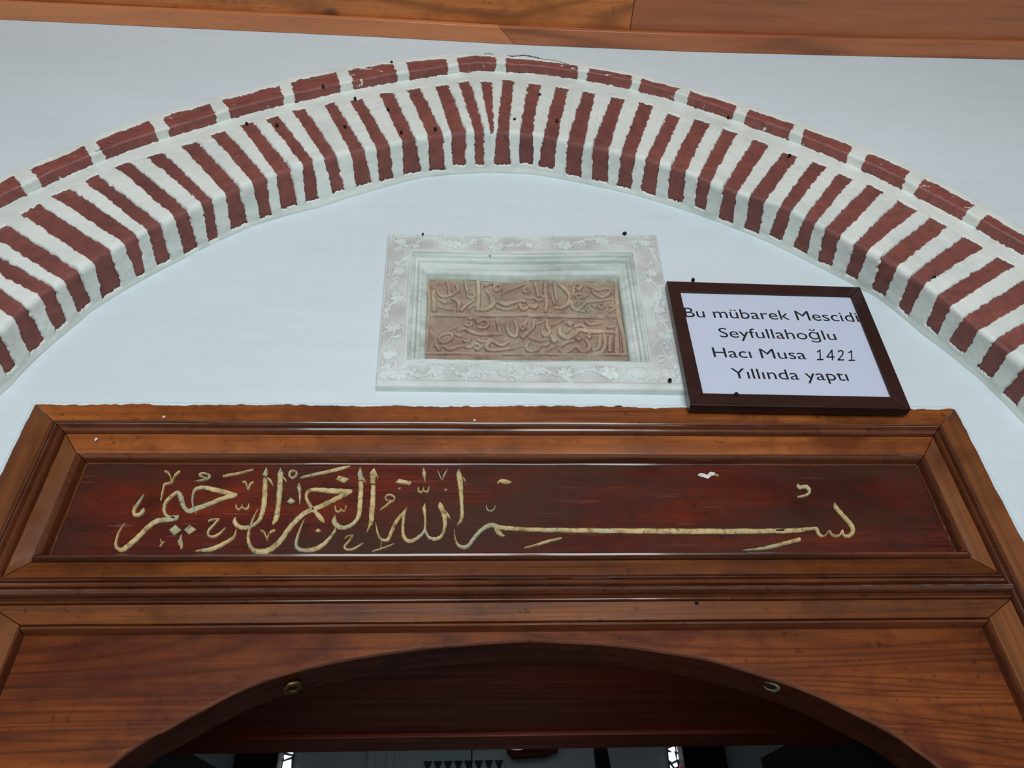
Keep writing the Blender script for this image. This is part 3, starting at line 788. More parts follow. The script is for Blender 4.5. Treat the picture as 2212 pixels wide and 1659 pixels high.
# planked underside of the lintel and its stop
ZS = 1.922
for y0, y1 in ((.0685, .205), (.2062, .335), (.3362, .436)):
    box('soffit_plank', -.585, .70, y0, y1, ZS, ZS + .02, M_DARKW, door, .0012)
box('soffit_stop', -.585, .70, .4375, .512, ZS - .0065, ZS + .02, M_DARKW, door, .003)
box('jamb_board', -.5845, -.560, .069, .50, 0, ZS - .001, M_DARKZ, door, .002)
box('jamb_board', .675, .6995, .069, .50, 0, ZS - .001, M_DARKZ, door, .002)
# paint and plaster flecks, nail heads on the rails
for x, y in [(354, 900), (207, 949), (1025, 908), (1798, 928), (1516, 1026), (1527, 1029), (1537, 1024)]:
    nail(x, y, -.0065 if y < 960 else YP - .001, door, .0026 if y < 960 else .004, M_PUTTY, 'plaster_fleck', .35, 1.6 if y > 960 else 1.0)
for x, y in [(428, 1255), (1505, 1302), (1110, 1257), (650, 1249)]:
    nail(x, y, -.007, door, .0026, M_NAIL, 'nail_head')

# ================================================================== GILDED CALLIGRAPHY
ZL = {'L': (200, 980, 4.2538), 'M': (620, 980, 4.2538), 'N': (1060, 980, 2.6333)}
STROKES = [
('L',[(475,385,6),(430,450,22),(388,510,34),(385,562,34),(430,565,34),(465,532,36),(478,512,18)]),
('L',[(665,170,14),(690,175,24),(710,200,18),(725,240,12),(728,262,14)]),
('L',[(808,165,18),(770,195,20),(745,235,18),(728,268,22),(665,290,16),(650,340,18),(630,440,10)]),
('L',[(1060,235,14),(1000,215,14),(985,200,18),(1020,185,16),(1078,205,20),(1065,230,18),(1010,250,13),(935,260,5)]),
('L',[(1200,218,12),(1260,200,20),(1350,185,20),(1480,152,10)]),
('L',[(300,645,4),(250,720,12),(222,800,24),(220,860,34),(270,890,42),(330,850,46),(420,770,42),(520,670,40),(600,620,44),(680,610,44),(760,595,50),(798,578,8)]),
('L',[(760,600,36),(690,580,30),(660,530,32),(670,460,30),(710,410,28),(760,370,26),(790,350,24)]),
('L',[(785,345,20),(808,390,52),(822,440,50),(840,490,44),(880,530,42),(940,515,46),(1050,475,40),(1200,415,38),(1300,385,44),(1335,375,8)]),
('L',[(1330,375,8),(1250,365,40),(1120,335,44),(1020,315,34),(950,330,28),(925,380,22),(920,450,20),(935,510,14),(958,560,3)]),
('L',[(1322,475,12),(1325,505,20),(1350,520,16),(1376,498,14),(1378,478,8)]),
('L',[(1378,500,14),(1410,517,18),(1435,497,16),(1435,468,10)]),
('L',[(1065,630,10),(1100,612,18),(1172,606,8)]),
('L',[(1160,612,14),(1110,665,20),(1070,710,22),(1065,755,24),(1110,768,22),(1170,740,18),(1225,685,4)]),
('L',[(1325,700,10),(1305,760,22),(1260,800,32),(1160,855,36),(1080,885,40),(1000,895,26),(945,903,6)]),
('L',[(1318,595,8),(1308,630,44),(1340,672,44),(1400,685,38),(1460,670,30),(1520,630,32),(1550,580,40),(1575,480,48),(1585,350,48),(1588,228,42)]),
('L',[(1600,135,6),(1595,170,36),(1580,212,46)]),
('L',[(1612,228,14),(1640,260,26),(1660,303,4)]),
('L',[(1730,140,6),(1728,190,54),(1725,240,48),(1720,350,52),(1705,500,46),(1690,590,50),(1665,640,26),(1650,657,4)]),
('L',[(1752,225,12),(1772,245,18),(1785,272,4)]),
('L',[(1525,510,3),(1480,600,16),(1450,680,22),(1432,760,30),(1440,830,36),(1480,890,46),(1560,905,52),(1640,880,50),(1730,800,46),(1800,700,44),(1880,610,44),(1960,545,42),(2060,505,44),(2212,433,44),(2290,390,40),(2370,350,38),(2388,340,6)]),
('L',[(1545,712,14),(1575,725,26),(1595,765,18),(1605,815,8)]),
('L',[(1682,708,16),(1640,725,24),(1615,765,16),(1608,815,8)]),
('L',[(1380,270,14),(1405,265,18),(1420,300,14),(1428,342,8)]),
('L',[(1488,268,8),(1455,280,16),(1440,315,14),(1428,344,8)]),
('L',[(628,798,12),(640,835,12),(618,862,8)]),
('L',[(664,812,6),(640,836,10)]),
('L',[(825,745,3),(815,780,22),(808,820,50),(820,855,28),(815,897,4)]),
('M',[(600,340,8),(520,350,44),(400,345,48),(280,335,36),(215,340,32),(180,375,30),(185,430,34),(220,490,36),(262,540,36),(300,585,52),(330,618,36),(348,640,4)]),
('M',[(57,160,22),(30,175,22),(24,205,24),(50,228,22),(85,205,22),(88,175,22),(57,160,20)]),
('M',[(125,230,8),(200,208,22),(400,165,30),(500,140,28),(585,122,12)]),
('M',[(115,275,4),(112,310,36),(118,370,26),(120,430,18),(118,470,4)]),
('M',[(165,600,3),(130,680,14),(100,760,24),(85,830,34),(100,875,40),(160,893,36),(260,880,44),(340,835,36),(400,770,26),(440,715,24),(448,672,14)]),
('M',[(447,575,8),(435,620,50),(460,665,50),(520,685,38),(590,660,34),(640,612,34),(665,550,44),(672,450,46),(678,350,46),(680,262,48)]),
('M',[(676,135,6),(672,185,46),(680,252,46)]),
('M',[(700,225,12),(712,250,18),(725,276,4)]),
('M',[(805,140,4),(795,180,62),(790,230,52),(790,284,44)]),
('M',[(792,300,42),(790,420,48),(780,540,52),(775,620,44),(755,680,22),(732,730,4)]),
('M',[(818,180,10),(828,208,16),(838,244,4)]),
('M',[(445,490,12),(450,530,18),(480,540,14),(500,512,8)]),
('M',[(498,528,14),(530,530,18),(545,483,10)]),
('M',[(530,790,12),(560,765,16),(614,758,8)]),
('M',[(602,765,14),(570,810,18),(530,855,22),(545,885,24),(600,885,22),(660,855,16),(705,825,4)]),
('M',[(785,905,12),(850,885,14),(920,860,16),(990,835,6)]),
('M',[(870,812,8),(858,880,5)]),
('M',[(955,440,14),(915,432,14),(905,405,14),(940,383,16),(985,402,18),(985,430,18),(945,455,18),(900,492,14),(852,525,3)]),
('M',[(815,635,5),(830,720,20),(855,780,24),(890,800,28),(930,790,34),(965,710,34),(1010,620,34),(1060,560,30),(1102,505,8)]),
('M',[(1098,508,10),(1075,570,30),(1065,680,30),(1068,750,36),(1100,800,36),(1150,805,36),(1210,770,30),(1262,715,26),(1270,620,22),(1265,540,30),(1260,510,36),(1270,463,5)]),
('M',[(1272,712,20),(1300,770,28),(1350,790,36),(1410,770,32),(1445,700,32),(1450,600,44),(1430,530,46),(1410,480,48),(1405,450,6)]),
('M',[(1440,515,10),(1475,565,26),(1502,606,4)]),
('M',[(1208,313,12),(1210,350,20),(1240,358,16),(1258,320,10)]),
('M',[(1256,350,14),(1290,355,18),(1308,308,12)]),
('M',[(1256,135,4),(1260,185,38),(1265,230,20),(1270,274,4)]),
('M',[(1385,163,6),(1405,210,12),(1420,250,6)]),
('M',[(1478,153,14),(1450,190,16),(1428,250,6)]),
('M',[(1583,150,6),(1578,185,44),(1590,250,54),(1598,350,42),(1605,480,34),(1608,560,36),(1595,620,30),(1560,667,4)]),
('M',[(1618,228,12),(1630,245,16),(1642,270,4)]),
('M',[(1535,700,4),(1545,780,16),(1568,840,28),(1620,865,36),(1670,845,36),(1710,790,36),(1770,720,36),(1840,670,40),(1890,660,44),(1950,680,40),(2050,690,38),(2212,700,36),(2500,706,40),(2900,712,44),(3300,715,48),(3700,718,50),(4200,718,48),(4560,712,40)]),
('M',[(1905,690,16),(1940,722,46),(1975,755,28),(2002,762,6)]),
('M',[(1932,280,8),(1960,256,28),(2010,262,44),(2062,272,8)]),
('M',[(1830,480,6),(1838,515,12),(1868,535,10),(1905,515,10),(1912,480,4)]),
('N',[(1620,444,28),(1750,438,26),(1830,428,16),(1852,432,20),(1865,460,16),(1890,475,10),(1908,462,8),(1922,443,10),(1938,463,12),(1962,472,20),(1985,465,12),(1997,440,10),(2006,466,12),(2030,472,22),(2056,452,26),(2055,420,26),(2030,385,24),(1990,340,22),(1960,305,22),(1952,285,8)]),
('N',[(190,540,6),(260,522,14),(330,500,16),(402,484,10)]),
('N',[(1430,553,3),(1500,548,12),(1580,535,22),(1680,510,24),(1758,490,24)]),
('N',[(1742,180,14),(1758,195,22),(1792,190,22),(1812,213,20),(1795,238,16),(1742,250,8)]),
('N',[(1272,122,8),(1296,130,6)]),
]
DIAMONDS = [('L',[(765,655),(820,705),(750,758),(702,705)]),('L',[(895,655),(957,700),(888,748),(840,705)]),('M',[(34,403),(78,438),(62,455),(34,466),(-2,448)]),('M',[(475,205),(574,235),(525,274),(448,240)]),
            ('M',[(290,690),(316,715),(285,729),(256,717)]),('M',[(1025,234),(1147,262),(1130,292),(1060,281),(992,270)]),('M',[(1440,335),(1475,330),(1460,352)]),('M',[(1015,325),(1052,318),(1030,335)])]
def ribbon_world(pts, yb, h, inset=.42, n=5, tofn=None):
    P_ = catmull(pts, n)
    V = []; F = []
    for i, p in enumerate(P_):
        q0 = P_[max(i - 1, 0)]; q1 = P_[min(i + 1, len(P_) - 1)]
        tx, ty = q1[0] - q0[0], q1[1] - q0[1]; L_ = math.hypot(tx, ty) + 1e-9; nx, ny = -ty / L_, tx / L_
        w2 = max(p[2], 1.0) / 2
        for k, (o_, hh) in enumerate(((-1, -.0012), (-.92, h * .55), (-inset, h), (inset, h), (.92, h * .55), (1, -.0012))):
            jx_ = 1 + .10 * math.sin(i * 1.9 + k * .7)
            wp = tofn(p[0] + nx * w2 * o_ * jx_, p[1] + ny * w2 * o_ * jx_, yb)
            V.append((wp[0], yb - hh * min(1, w2 / 5 + .25), wp[2]))
    m = 6
    for i in range(len(P_) - 1):
        for k in range(m - 1): a = i * m + k; F.append((a, a + 1, a + m + 1, a + m))
    F.append(tuple(range(m))); e = (len(P_) - 1) * m; F.append(tuple(range(e + m - 1, e - 1, -1)))
    return V, F
def to_px(tagz):
    a, b, s = ZL[tagz]
    return lambda x, y, yy: at(a + x / s, b + y / s, yy)
for tg, pts in STROKES:
    V, F = ribbon_world(pts, YP, .0036, tofn=to_px(tg))
    o = mesh_obj('letter', V, F, M_GOLD, ip)
for tg, pts in DIAMONDS:
    f = to_px(tg); c0 = np.mean([f(x, y, YP) for x, y in pts], axis=0)
    V = []; F = []; n = len(pts)
    for s_, d in ((1, .0012), (.95, -.0016), (.7, -.0030)):
        for x, y in pts:
            p = f(x, y, YP); V.append((c0[0] + (p[0] - c0[0]) * s_, YP + d, c0[2] + (p[2] - c0[2]) * s_))
    for r in range(2):
        for i in range(n): F.append((r * n + i, r * n + (i + 1) % n, (r + 1) * n + (i + 1) % n, (r + 1) * n + i))
    F.append(tuple(range(2 * n, 3 * n)))
    mesh_obj('letter_dot', V, F, M_GOLD, ip)

# ragged edge of the wall plaster lapping onto the wooden surround
def plaster_edge(p0, p1, n, seed, am=1.0):
    V = []; F = []; L_ = math.hypot(p1[0] - p0[0], p1[1] - p0[1]); dx, dz = (p1[0] - p0[0]) / L_, (p1[1] - p0[1]) / L_; nx, nz = dz, -dx   # towards the wood
    s_ = np.linspace(0, L_, n)
    wv = .0012 * (1 + am) + am * (0 + .0016 * vnoise(s_ / .05, s_ * 0 + seed, 61) + .0016 * vnoise(s_ / .012, s_ * 0 + seed, 62) + .0007 * vnoise(s_ / .004, s_ * 0 + seed, 63))
    for i in range(n):
        x, z = p0[0] + dx * s_[i], p0[1] + dz * s_[i]; w_ = max(float(wv[i]), -.0005)
        for o_, y in ((-.006, .0005), (-.004, -.0042), (-.0005, -.0074), (w_ * .6, -.0076), (w_, -.0062)): V.append((x + nx * o_, y, z + nz * o_))
    for i in range(n - 1):
        for k in range(4): a = i * 5 + k; F.append((a, a + 5, a + 6, a + 1))
    return mesh_obj('plaster_edge', V, F, M_WALL, wb, smooth=True)
plaster_edge((XLo - .001, ZTo + .0005), (XRo + .001, ZTo + .0005), 700, 1)
plaster_edge((XRo + .0006, ZTo), (XRo + .0006, 1.0), 500, 2, .5)
plaster_edge((XLo - .0006, 1.0), (XLo - .0006, ZTo), 500, 3, .35)

# open crack along the top of the longest brick of the outer course
def crack(pts, yy, parent, w_=.0011):
    V = []; F = []; off = np.array(world_loc(parent)); pts = catmull(pts, 6)
    for i, q in enumerate(pts):
        p_ = at(q[0], q[1] + random.uniform(-.8, .8), yy); h_ = w_ * (.4 + random.random()) * (0 if i in (0, len(pts) - 1) else 1) + .0001
        V += [(p_[0], yy, p_[2] - h_), (p_[0], yy - .0005, p_[2]), (p_[0], yy, p_[2] + h_)]
    for i in range(len(pts) - 1):
        a = i * 3; F += [(a, a + 3, a + 4, a + 1), (a + 1, a + 4, a + 5, a + 2)]
    return mesh_obj('crack', V, F, M_NAIL, parent)
crack([(1095, 119), (1112, 121), (1130, 119), (1150, 122), (1166, 126)], YW - .0018, hood, .0014)
crack([(1166, 126), (1200, 131), (1240, 143)], YW - .0018, hood, .0006)
crack([(1046, 117), (1056, 116), (1066, 118)], YW - .0018, hood, .0008)
crack([(205, 326), (222, 321), (240, 316)], YW - .0025, hood, .0005)

# ================================================================== STONE PLAQUE
YQ = -.012
plaque = empty('stone_plaque', (.09, 0, 2.31), 'white stone plaque with flower-carved border around a brown inscribed slab, left of the sign', 'plaque')
qc = [at(838, 503, YQ), at(1418, 506, YQ), at(1482, 842, YQ), at(811, 833, YQ)]
def quv(u, v):
    u = np.asarray(u)[..., None]; v = np.asarray(v)[..., None]
    return qc[0] * (1 - u) * (1 - v) + qc[1] * u * (1 - v) + qc[2] * u * v + qc[3] * (1 - u) * v
nu, nv = 470, 360
u = np.linspace(0, 1, nu)[None, :].repeat(nv, 0); v = np.linspace(0, 1, nv)[:, None].repeat(nu, 1)
G = quv(u, v)
dip = np.exp(-((u - .42) / .26) ** 2) * .0065 * (1 - v)
G[..., 2] -= dip
Xg, Zg = G[..., 0], G[..., 2]
# ---- carved relief of the border
Hr = np.zeros_like(Xg)
def add(h):
    global Hr
    Hr = np.maximum(Hr, h)
def rosette(cx, cz, R_, k, rot, amp=.0034):
    dx, dz = Xg - cx, Zg - cz; r = np.hypot(dx, dz); th = np.arctan2(dz, dx) + rot
    edge = R_ * (.66 + .34 * np.abs(np.cos(th * k / 2)) ** .7)
    h = amp * np.clip(1 - (r / edge) ** 3, 0, 1) ** .55 * (.45 + .55 * np.abs(np.cos(th * k / 2)) ** .6)
    h = np.where(r < R_ * .22, amp * 1.1 * np.sqrt(np.clip(1 - (r / (R_ * .24)) ** 2, 0, 1)) + .0008, h)
    add(h)
def leaf(cx, cz, L_, w_, ang, amp=.003):
    dx, dz = Xg - cx, Zg - cz; a = dx * math.cos(ang) + dz * math.sin(ang); b = -dx * math.sin(ang) + dz * math.cos(ang)
    b = b - .25 * w_ * np.sin(a / L_ * 3)
    t = np.clip(1 - (a / L_) ** 2, 0, 1); q = np.abs(b) / (w_ * t ** .8 + 1e-6)
    h = amp * np.clip(1 - q ** 2.2, 0, 1) ** .6 * (1 - .45 * np.exp(-(b / (w_ * .16)) ** 2))
    add(np.where(t > 0, h, 0))
def stem(pts, w_, amp=.0022):
    P_ = catmull(pts, 8)
    for p, q in zip(P_[:-1], P_[1:]):
        m = (np.abs(Xg - p[0]) < .02) & (np.abs(Zg - p[1]) < .02)
        if not m.any(): continue
        px_, pz_ = Xg[m], Zg[m]; d = q - p; t = np.clip(((px_ - p[0]) * d[0] + (pz_ - p[1]) * d[1]) / (d @ d + 1e-12), 0, 1)
        r = np.hypot(px_ - p[0] - t * d[0], pz_ - p[1] - t * d[1])
        Hr[m] = np.maximum(Hr[m], amp * np.sqrt(np.clip(1 - (r / w_) ** 2, 0, 1)))
ROS = [(866, 520, 15), (980, 524, 20), (1072, 531, 20), (1219, 527, 20), (1300, 518, 19), (1394, 523, 17), (1408, 588, 15), (1419, 640, 11), (1424, 666, 16), (1432, 722, 15), (1446, 806, 17), (1382, 805, 18), (1318, 803, 20),
       (1222, 803, 17), (1163, 797, 16), (1095, 792, 14), (1026, 800, 20), (942, 796, 20), (862, 806, 20), (832, 806, 13), (846, 762, 15), (848, 705, 18), (858, 642, 16), (862, 583, 16), (900, 530, 11), (1143, 528, 12)]
rg = random.Random(5)
for x, y, r in ROS:
    p = at(x, y, YQ); rosette(p[0], p[2], r * .00086, rg.choice((5, 6, 7, 8)), rg.uniform(0, 3))
# scrolling stems and leaves between the flowers
def along(p, q, n, wave, side):
    pts = []
    for i in range(n + 1):
        t = i / n; x = p[0] + (q[0] - p[0]) * t; y = p[1] + (q[1] - p[1]) * t
        o_ = wave * math.sin(i * 1.7)
        x += o_ if side else 0; y += 0 if side else o_
        w_ = at(x, y, YQ); pts.append((w_[0], w_[2]))
    return pts
runs = [((850, 520), (1400, 524), 18, 9, 0), ((1402, 535), (1452, 815), 13, 10, 1), ((1452, 806), (835, 802), 22, 9, 0), ((828, 815), (866, 530), 13, 11, 1)]
for a_, b_, n_, wv, sd in runs:
    pts = along(a_, b_, n_, wv, sd); stem(pts, .0022)
    for i, p in enumerate(catmull(pts, 3)):
        if i % 2: continue
        for k_ in range(3):
            an = rg.uniform(0, math.pi * 2); L_ = rg.uniform(.005, .0095); o_ = rg.uniform(.004, .016)
            leaf(p[0] + math.cos(an) * o_, p[1] + math.sin(an) * o_ * .8, L_, L_ * rg.uniform(.3, .5), an + rg.uniform(-.8, .8), rg.uniform(.0018, .003))
ua, ub, va, vb = .093, .897, .138, .856      # outer edge of the moulding
oa, ob, pa, pb = .150, .842, .252, .812      # opening
edge = np.minimum(np.minimum(u, 1 - u) * .51, np.minimum(v, 1 - v) * .39)
mo = np.minimum(np.minimum((u - (ua)) / (oa - ua), (ub - u) / (ub - ob)), np.minimum((v - va) / (pa - va), (vb - v) / (vb - pb)))
band = sstep(.0015, .006, edge) * (1 - sstep(-.30, -.16, mo))
lowband = 1 - sstep(.955, .975, v)           # the plain strip along the bottom
relief = Hr * 1.75 * band * lowband
rough_ = .0005 * vnoise(Xg / .02, Zg / .02, 31) + .0003 * vnoise(Xg / .006, Zg / .006, 32)
depth = .0036 * sstep(.0025, .006, edge) * (1 - sstep(-.22, -.12, mo)) * lowband   # sunk ground of the carving
Yq = YQ + depth - relief + rough_
round_ = .004 * (1 - np.sqrt(np.clip(1 - (1 - np.clip(edge / .004, 0, 1)) ** 2, 0, 1)))
Yq = Yq + round_
mprof_t = [-.02, 0, .03, .07, .16, .20, .24, .34, .38, .42, .50, .54, .72, .76, .80, 1.0, 1.012, 1.06]
mprof_y = [0, 0, .0045, .0045, .0002, .0002, .0065, .0065, .0035, .0035, .0105, .0100, .0115, .0170, .0130, .0165, .0335, .0335]
inm = mo > -.02
Yq = np.where(inm, YQ + np.interp(mo, mprof_t, mprof_y) + rough_ * .8 + .0006 * vnoise(Xg / .008, Zg / .003, 33) * (mo > .3), Yq)
G[..., 1] = Yq
def masked_grid(name, G, mask, mat, parent):
    a, b = G.shape[:2]; idx = np.arange(a * b).reshape(a, b)
    q = np.stack([idx[:-1, :-1], idx[1:, :-1], idx[1:, 1:], idx[:-1, 1:]], -1)[mask[:-1, :-1]]
    us, inv = np.unique(q, return_inverse=True); V = G.reshape(-1, 3)[us] - np.array(world_loc(parent)); q = inv.reshape(-1, 4)
    me = bpy.data.meshes.new(name); me.vertices.add(len(V)); me.vertices.foreach_set('co', V.astype(np.float32).ravel())
    me.loops.add(q.size); me.loops.foreach_set('vertex_index', q.ravel().astype(np.int32))
    me.polygons.add(len(q)); me.polygons.foreach_set('loop_start', (np.arange(len(q)) * 4).astype(np.int32)); me.polygons.foreach_set('loop_total', np.full(len(q), 4, dtype=np.int32))
    me.update(calc_edges=True); me.validate(); me.polygons.foreach_set('use_smooth', [True] * len(me.polygons)); me.materials.append(mat)
    o = bpy.data.objects.new(name, me); COL.objects.link(o); o.parent = parent; return o
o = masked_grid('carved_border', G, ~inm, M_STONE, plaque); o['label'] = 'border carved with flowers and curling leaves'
gr_ = np.clip((.55 * np.exp(-(relief / .0012) ** 2) + 1.2 * np.exp(-((relief - .0012) / .0009) ** 2) * (Hr > .00005)) * band * lowband * (.6 + .5 * vnoise(Xg / .03, Zg / .03, 51)), 0, .8)  # carved ground and relief edges darkened: painted shading mixed with pinkish dirt
us_ = np.zeros(nu * nv, bool)
ia = np.arange(nu * nv).reshape(nv, nu); q4 = np.stack([ia[:-1, :-1], ia[1:, :-1], ia[1:, 1:], ia[:-1, 1:]], -1)[(~inm)[:-1, :-1]]
ga = o.data.attributes.new('shade_grime', 'FLOAT', 'POINT'); ga.data.foreach_set('value', gr_.ravel()[np.unique(q4)].astype(np.float32))
sm = masked_grid('stepped_moulding', G, inm & (mo < 1.06), M_STONE2, plaque)
cy = np.zeros(len(sm.data.vertices) * 3); sm.data.vertices.foreach_get('co', cy); cy = cy.reshape(-1, 3)
la = sm.data.attributes.new('lichen', 'FLOAT', 'POINT'); la.data.foreach_set('value', np.clip(sstep(.0125, .022, cy[:, 1] + 0) * 1.0 + .45 * sstep(-.002, .012, cy[:, 1]) * sstep(.28, .33, cy[:, 2]), 0, 1).astype(np.float32))
# outer sides of the block
ring = [(0, t) for t in np.linspace(0, 1, 40)] + [(t, 1) for t in np.linspace(0, 1, 60)[1:]] + [(1, 1 - t) for t in np.linspace(0, 1, 40)[1:]] + [(1 - t, 0) for t in np.linspace(0, 1, 60)[1:]]
iu = [min(nu - 1, int(round(a * (nu - 1)))) for a, b in ring]; iv = [min(nv - 1, int(round(b * (nv - 1)))) for a, b in ring]
top = np.array([G[j_, i_] for i_, j_ in zip(iu, iv)]); bot = top.copy(); bot[:, 1] = .001; bot[:, 2] += np.where(np.array([b for a, b in ring]) > .99, -.002, 0)
grid_obj('block_side', np.stack([top, (top + bot) / 2, bot]), M_STONE, plaque, smooth=False)
# ---- inscribed slab
YS = .0205
slx = np.linspace(-.1005, .2835, 440); slz = np.linspace(2.6165, 2.3915, 270)
XX, ZZ = np.meshgrid(slx, slz)
ZS1, ZS2 = (900, 580, 8.296), (1130, 580, 8.296)
def sw(t, x, y):
    a, b, s = ZS1 if t == 1 else ZS2; p = at(a + x / s, b + y / s, YS - .003); return p[0], p[2]
SL = [
(1,[(300,430,80),(310,600,70),(320,750,80)]),(1,[(540,230,50),(580,350,60),(590,460,60)]),(1,[(720,310,55),(740,400,50),(650,470,55),(560,500,55),(450,510,50),(390,440,50),(380,360,40)]),
(1,[(870,230,50),(890,330,60),(920,460,60)]),(1,[(960,540,40),(920,500,40),(930,450,30),(990,440,40),(1040,480,40),(1010,535,45),(960,540,40)]),(1,[(640,540,50),(740,590,80),(760,680,60),(730,750,40)]),
(1,[(1040,560,40),(900,660,55),(800,750,60)]),(1,[(1040,660,40),(930,730,40)]),(1,[(1100,250,80),(1110,500,75),(1090,740,80)]),(1,[(1230,310,50),(1340,270,60)]),
(1,[(1440,290,40),(1390,330,40),(1400,390,40),(1450,410,40),(1500,380,40),(1495,320,40),(1440,290,40)]),(1,[(1250,410,50),(1330,500,80),(1370,620,100),(1300,710,80),(1180,740,80),(1120,730,40)]),
(1,[(1500,490,12),(1640,400,55),(1800,330,65),(1930,290,30)]),(1,[(1440,600,40),(1600,640,100),(1800,590,70),(1930,600,60)]),(1,[(1440,700,50),(1650,740,45),(1800,700,30)]),
(1,[(1950,340,35),(1915,380,35),(1935,430,35),(1990,430,30)]),(1,[(1850,650,70),(1900,740,55),(1990,700,50)]),(1,[(400,560,40),(500,620,45),(620,610,30)]),(1,[(400,700,40),(520,720,40),(640,740,40)]),
(2,[(60,345,35),(15,385,35),(50,435,35),(105,420,35),(110,365,35),(60,345,35)]),(2,[(210,260,60),(250,380,65),(270,480,60)]),(2,[(60,530,40),(200,540,50),(260,575,50),(330,570,50),(350,510,45),(300,480,40),(250,510,40)]),
(2,[(400,250,65),(400,450,85),(420,640,75),(400,770,50)]),(2,[(560,250,60),(580,400,60),(600,570,40)]),(2,[(640,290,50),(760,390,70),(840,500,80),(800,640,75),(690,710,65),(580,720,50)]),(2,[(520,500,40),(560,640,40)]),
(2,[(870,600,55),(890,710,55),(970,750,55),(1090,660,50),(1130,600,40)]),(2,[(960,520,40),(940,480,40),(990,450,40),(1040,480,40),(1150,480,50),(1040,530,50),(960,540,40)]),(2,[(900,290,50),(830,310,30)]),(2,[(910,330,60),(900,420,70),(900,490,30)]),
(2,[(980,290,40),(1050,310,50),(1000,380,70)]),(2,[(1200,330,50),(1350,390,60),(1500,360,50),(1560,420,55),(1430,520,60),(1300,470,50),(1240,400,50)]),(2,[(960,600,20),(930,650,20)]),(2,[(1050,600,20),(980,670,20)]),
(2,[(1020,700,40),(1150,610,55),(1400,580,60),(1620,550,30)]),(2,[(1390,640,40),(1340,670,40),(1390,720,40),(1450,690,40),(1440,640,40)]),(2,[(1560,680,50),(1640,690,45),(1600,750,45),(1550,790,35)]),
(2,[(110,660,70),(200,690,100),(260,660,30)]),(2,[(1150,700,30),(1120,740,30),(1160,770,30),(1200,740,30)]),(2,[(1230,650,30),(1290,700,40)]),(2,[(1000,760,30),(1100,790,30)]),
(1,[(400,1240,50),(430,1310,60),(530,1320,60),(640,1240,50),(600,1170,50),(480,1190,50),(400,1240,40)]),(1,[(690,1190,30),(780,1215,45),(860,1180,30)]),(1,[(740,1110,45),(860,1080,50),(960,1130,60),(1100,1170,70),(1300,1180,70),(1490,1170,60)]),
(1,[(870,1000,45),(900,1030,40),(980,1020,45),(960,960,40)]),(1,[(960,900,80),(1040,880,70),(1080,940,60)]),(1,[(1100,970,50),(1200,930,50),(1290,980,50),(1240,1060,55),(1120,1060,45)]),(1,[(1440,930,50),(1475,1060,55),(1500,1170,55)]),
(1,[(1640,970,50),(1625,1080,60),(1680,1190,60),(1780,1215,60),(1800,1080,60),(1760,950,50)]),(1,[(1900,1000,50),(1860,1050,50),(1900,1100,50),(1950,1050,50),(1900,1000,50)]),(1,[(1640,1330,50),(1500,1380,55),(1350,1300,60),(1250,1400,80),(1330,1470,50),(1600,1450,55),(1930,1390,30)]),
(1,[(500,1400,60),(600,1440,65),(800,1390,50),(950,1420,45),(1040,1360,40),(1100,1360,45),(1140,1410,45),(1090,1460,45),(1040,1420,40)]),(1,[(850,1240,40),(850,1300,40),(920,1310,40),(970,1260,35)]),(1,[(1090,1290,40),(1200,1320,45),(1330,1270,35)]),
(1,[(350,1380,60),(400,1450,60)]),(1,[(600,1110,30),(700,1060,30)]),
(2,[(190,930,65),(180,1050,65),(90,1140,70),(0,1220,80)]),(2,[(430,940,55),(430,1040,60),(475,1150,65),(390,1215,60),(340,1130,45),(350,1060,40)]),(2,[(240,1000,30),(360,960,35)]),(2,[(520,1020,30),(700,930,40)]),
(2,[(660,1080,65),(660,1180,75),(780,1250,85),(920,1200,80),(1000,1110,80),(1200,1130,90),(1500,1140,80),(1640,1150,40)]),(2,[(850,1080,40),(780,1150,40)]),(2,[(920,1050,50),(1040,1020,60),(1120,1080,50)]),
(2,[(560,1290,110),(480,1180,50)]),(2,[(100,1320,50),(55,1420,55),(130,1490,65),(260,1450,60),(290,1380,50),(400,1380,55),(460,1340,40)]),(2,[(900,1300,55),(760,1330,65),(660,1420,60),(700,1500,60),(820,1480,60),(950,1390,60),(1000,1450,60),(1090,1500,65),(1190,1420,60),(1150,1310,55),(1110,1270,40)]),
(2,[(1380,1210,50),(1365,1350,70),(1340,1440,60),(1250,1470,50)]),(2,[(1450,1200,55),(1470,1350,65),(1410,1500,55),(1250,1520,30)]),(2,[(1560,1220,65),(1550,1480,65)]),(2,[(1680,1100,70),(1680,1490,100)]),
(2,[(430,1480,35),(600,1380,35)]),(2,[(1130,960,50),(1200,1010,50),(1330,990,50),(1440,960,25)]),(2,[(1530,1060,60),(1640,1050,50)]),(2,[(20,1010,60),(60,960,50)]),(2,[(130,1240,50),(300,1300,50),(400,1280,40)]),
]
DS = [(2, 840, 985, 85), (2, 990, 1260, 70), (2, 1180, 1215, 70)]
BANDS = [(1,[(215,200,40),(222,700,45),(190,1200,45),(170,1500,45)]),(1,[(200,200,34),(1000,205,34),(2000,215,34)]),(2,[(0,210,34),(900,225,34),(1640,225,34)]),(1,[(200,835,78),(1000,840,78),(2000,835,78)]),(2,[(0,835,78),(900,860,78),(1700,865,78)]),
         (1,[(150,1520,34),(1000,1530,34),(2000,1545,34)]),(2,[(0,1540,30),(1900,1545,30)]),(2,[(1660,220,60),(1700,800,70),(1790,1200,60),(1830,1540,60)])]
Hs = np.zeros_like(XX); PW = .107 / 100   # metres across per zoomed pixel is measured below
p0, p1 = sw(1, 0, 800), sw(1, 1000, 800); PX = (p1[0] - p0[0]) / 1000
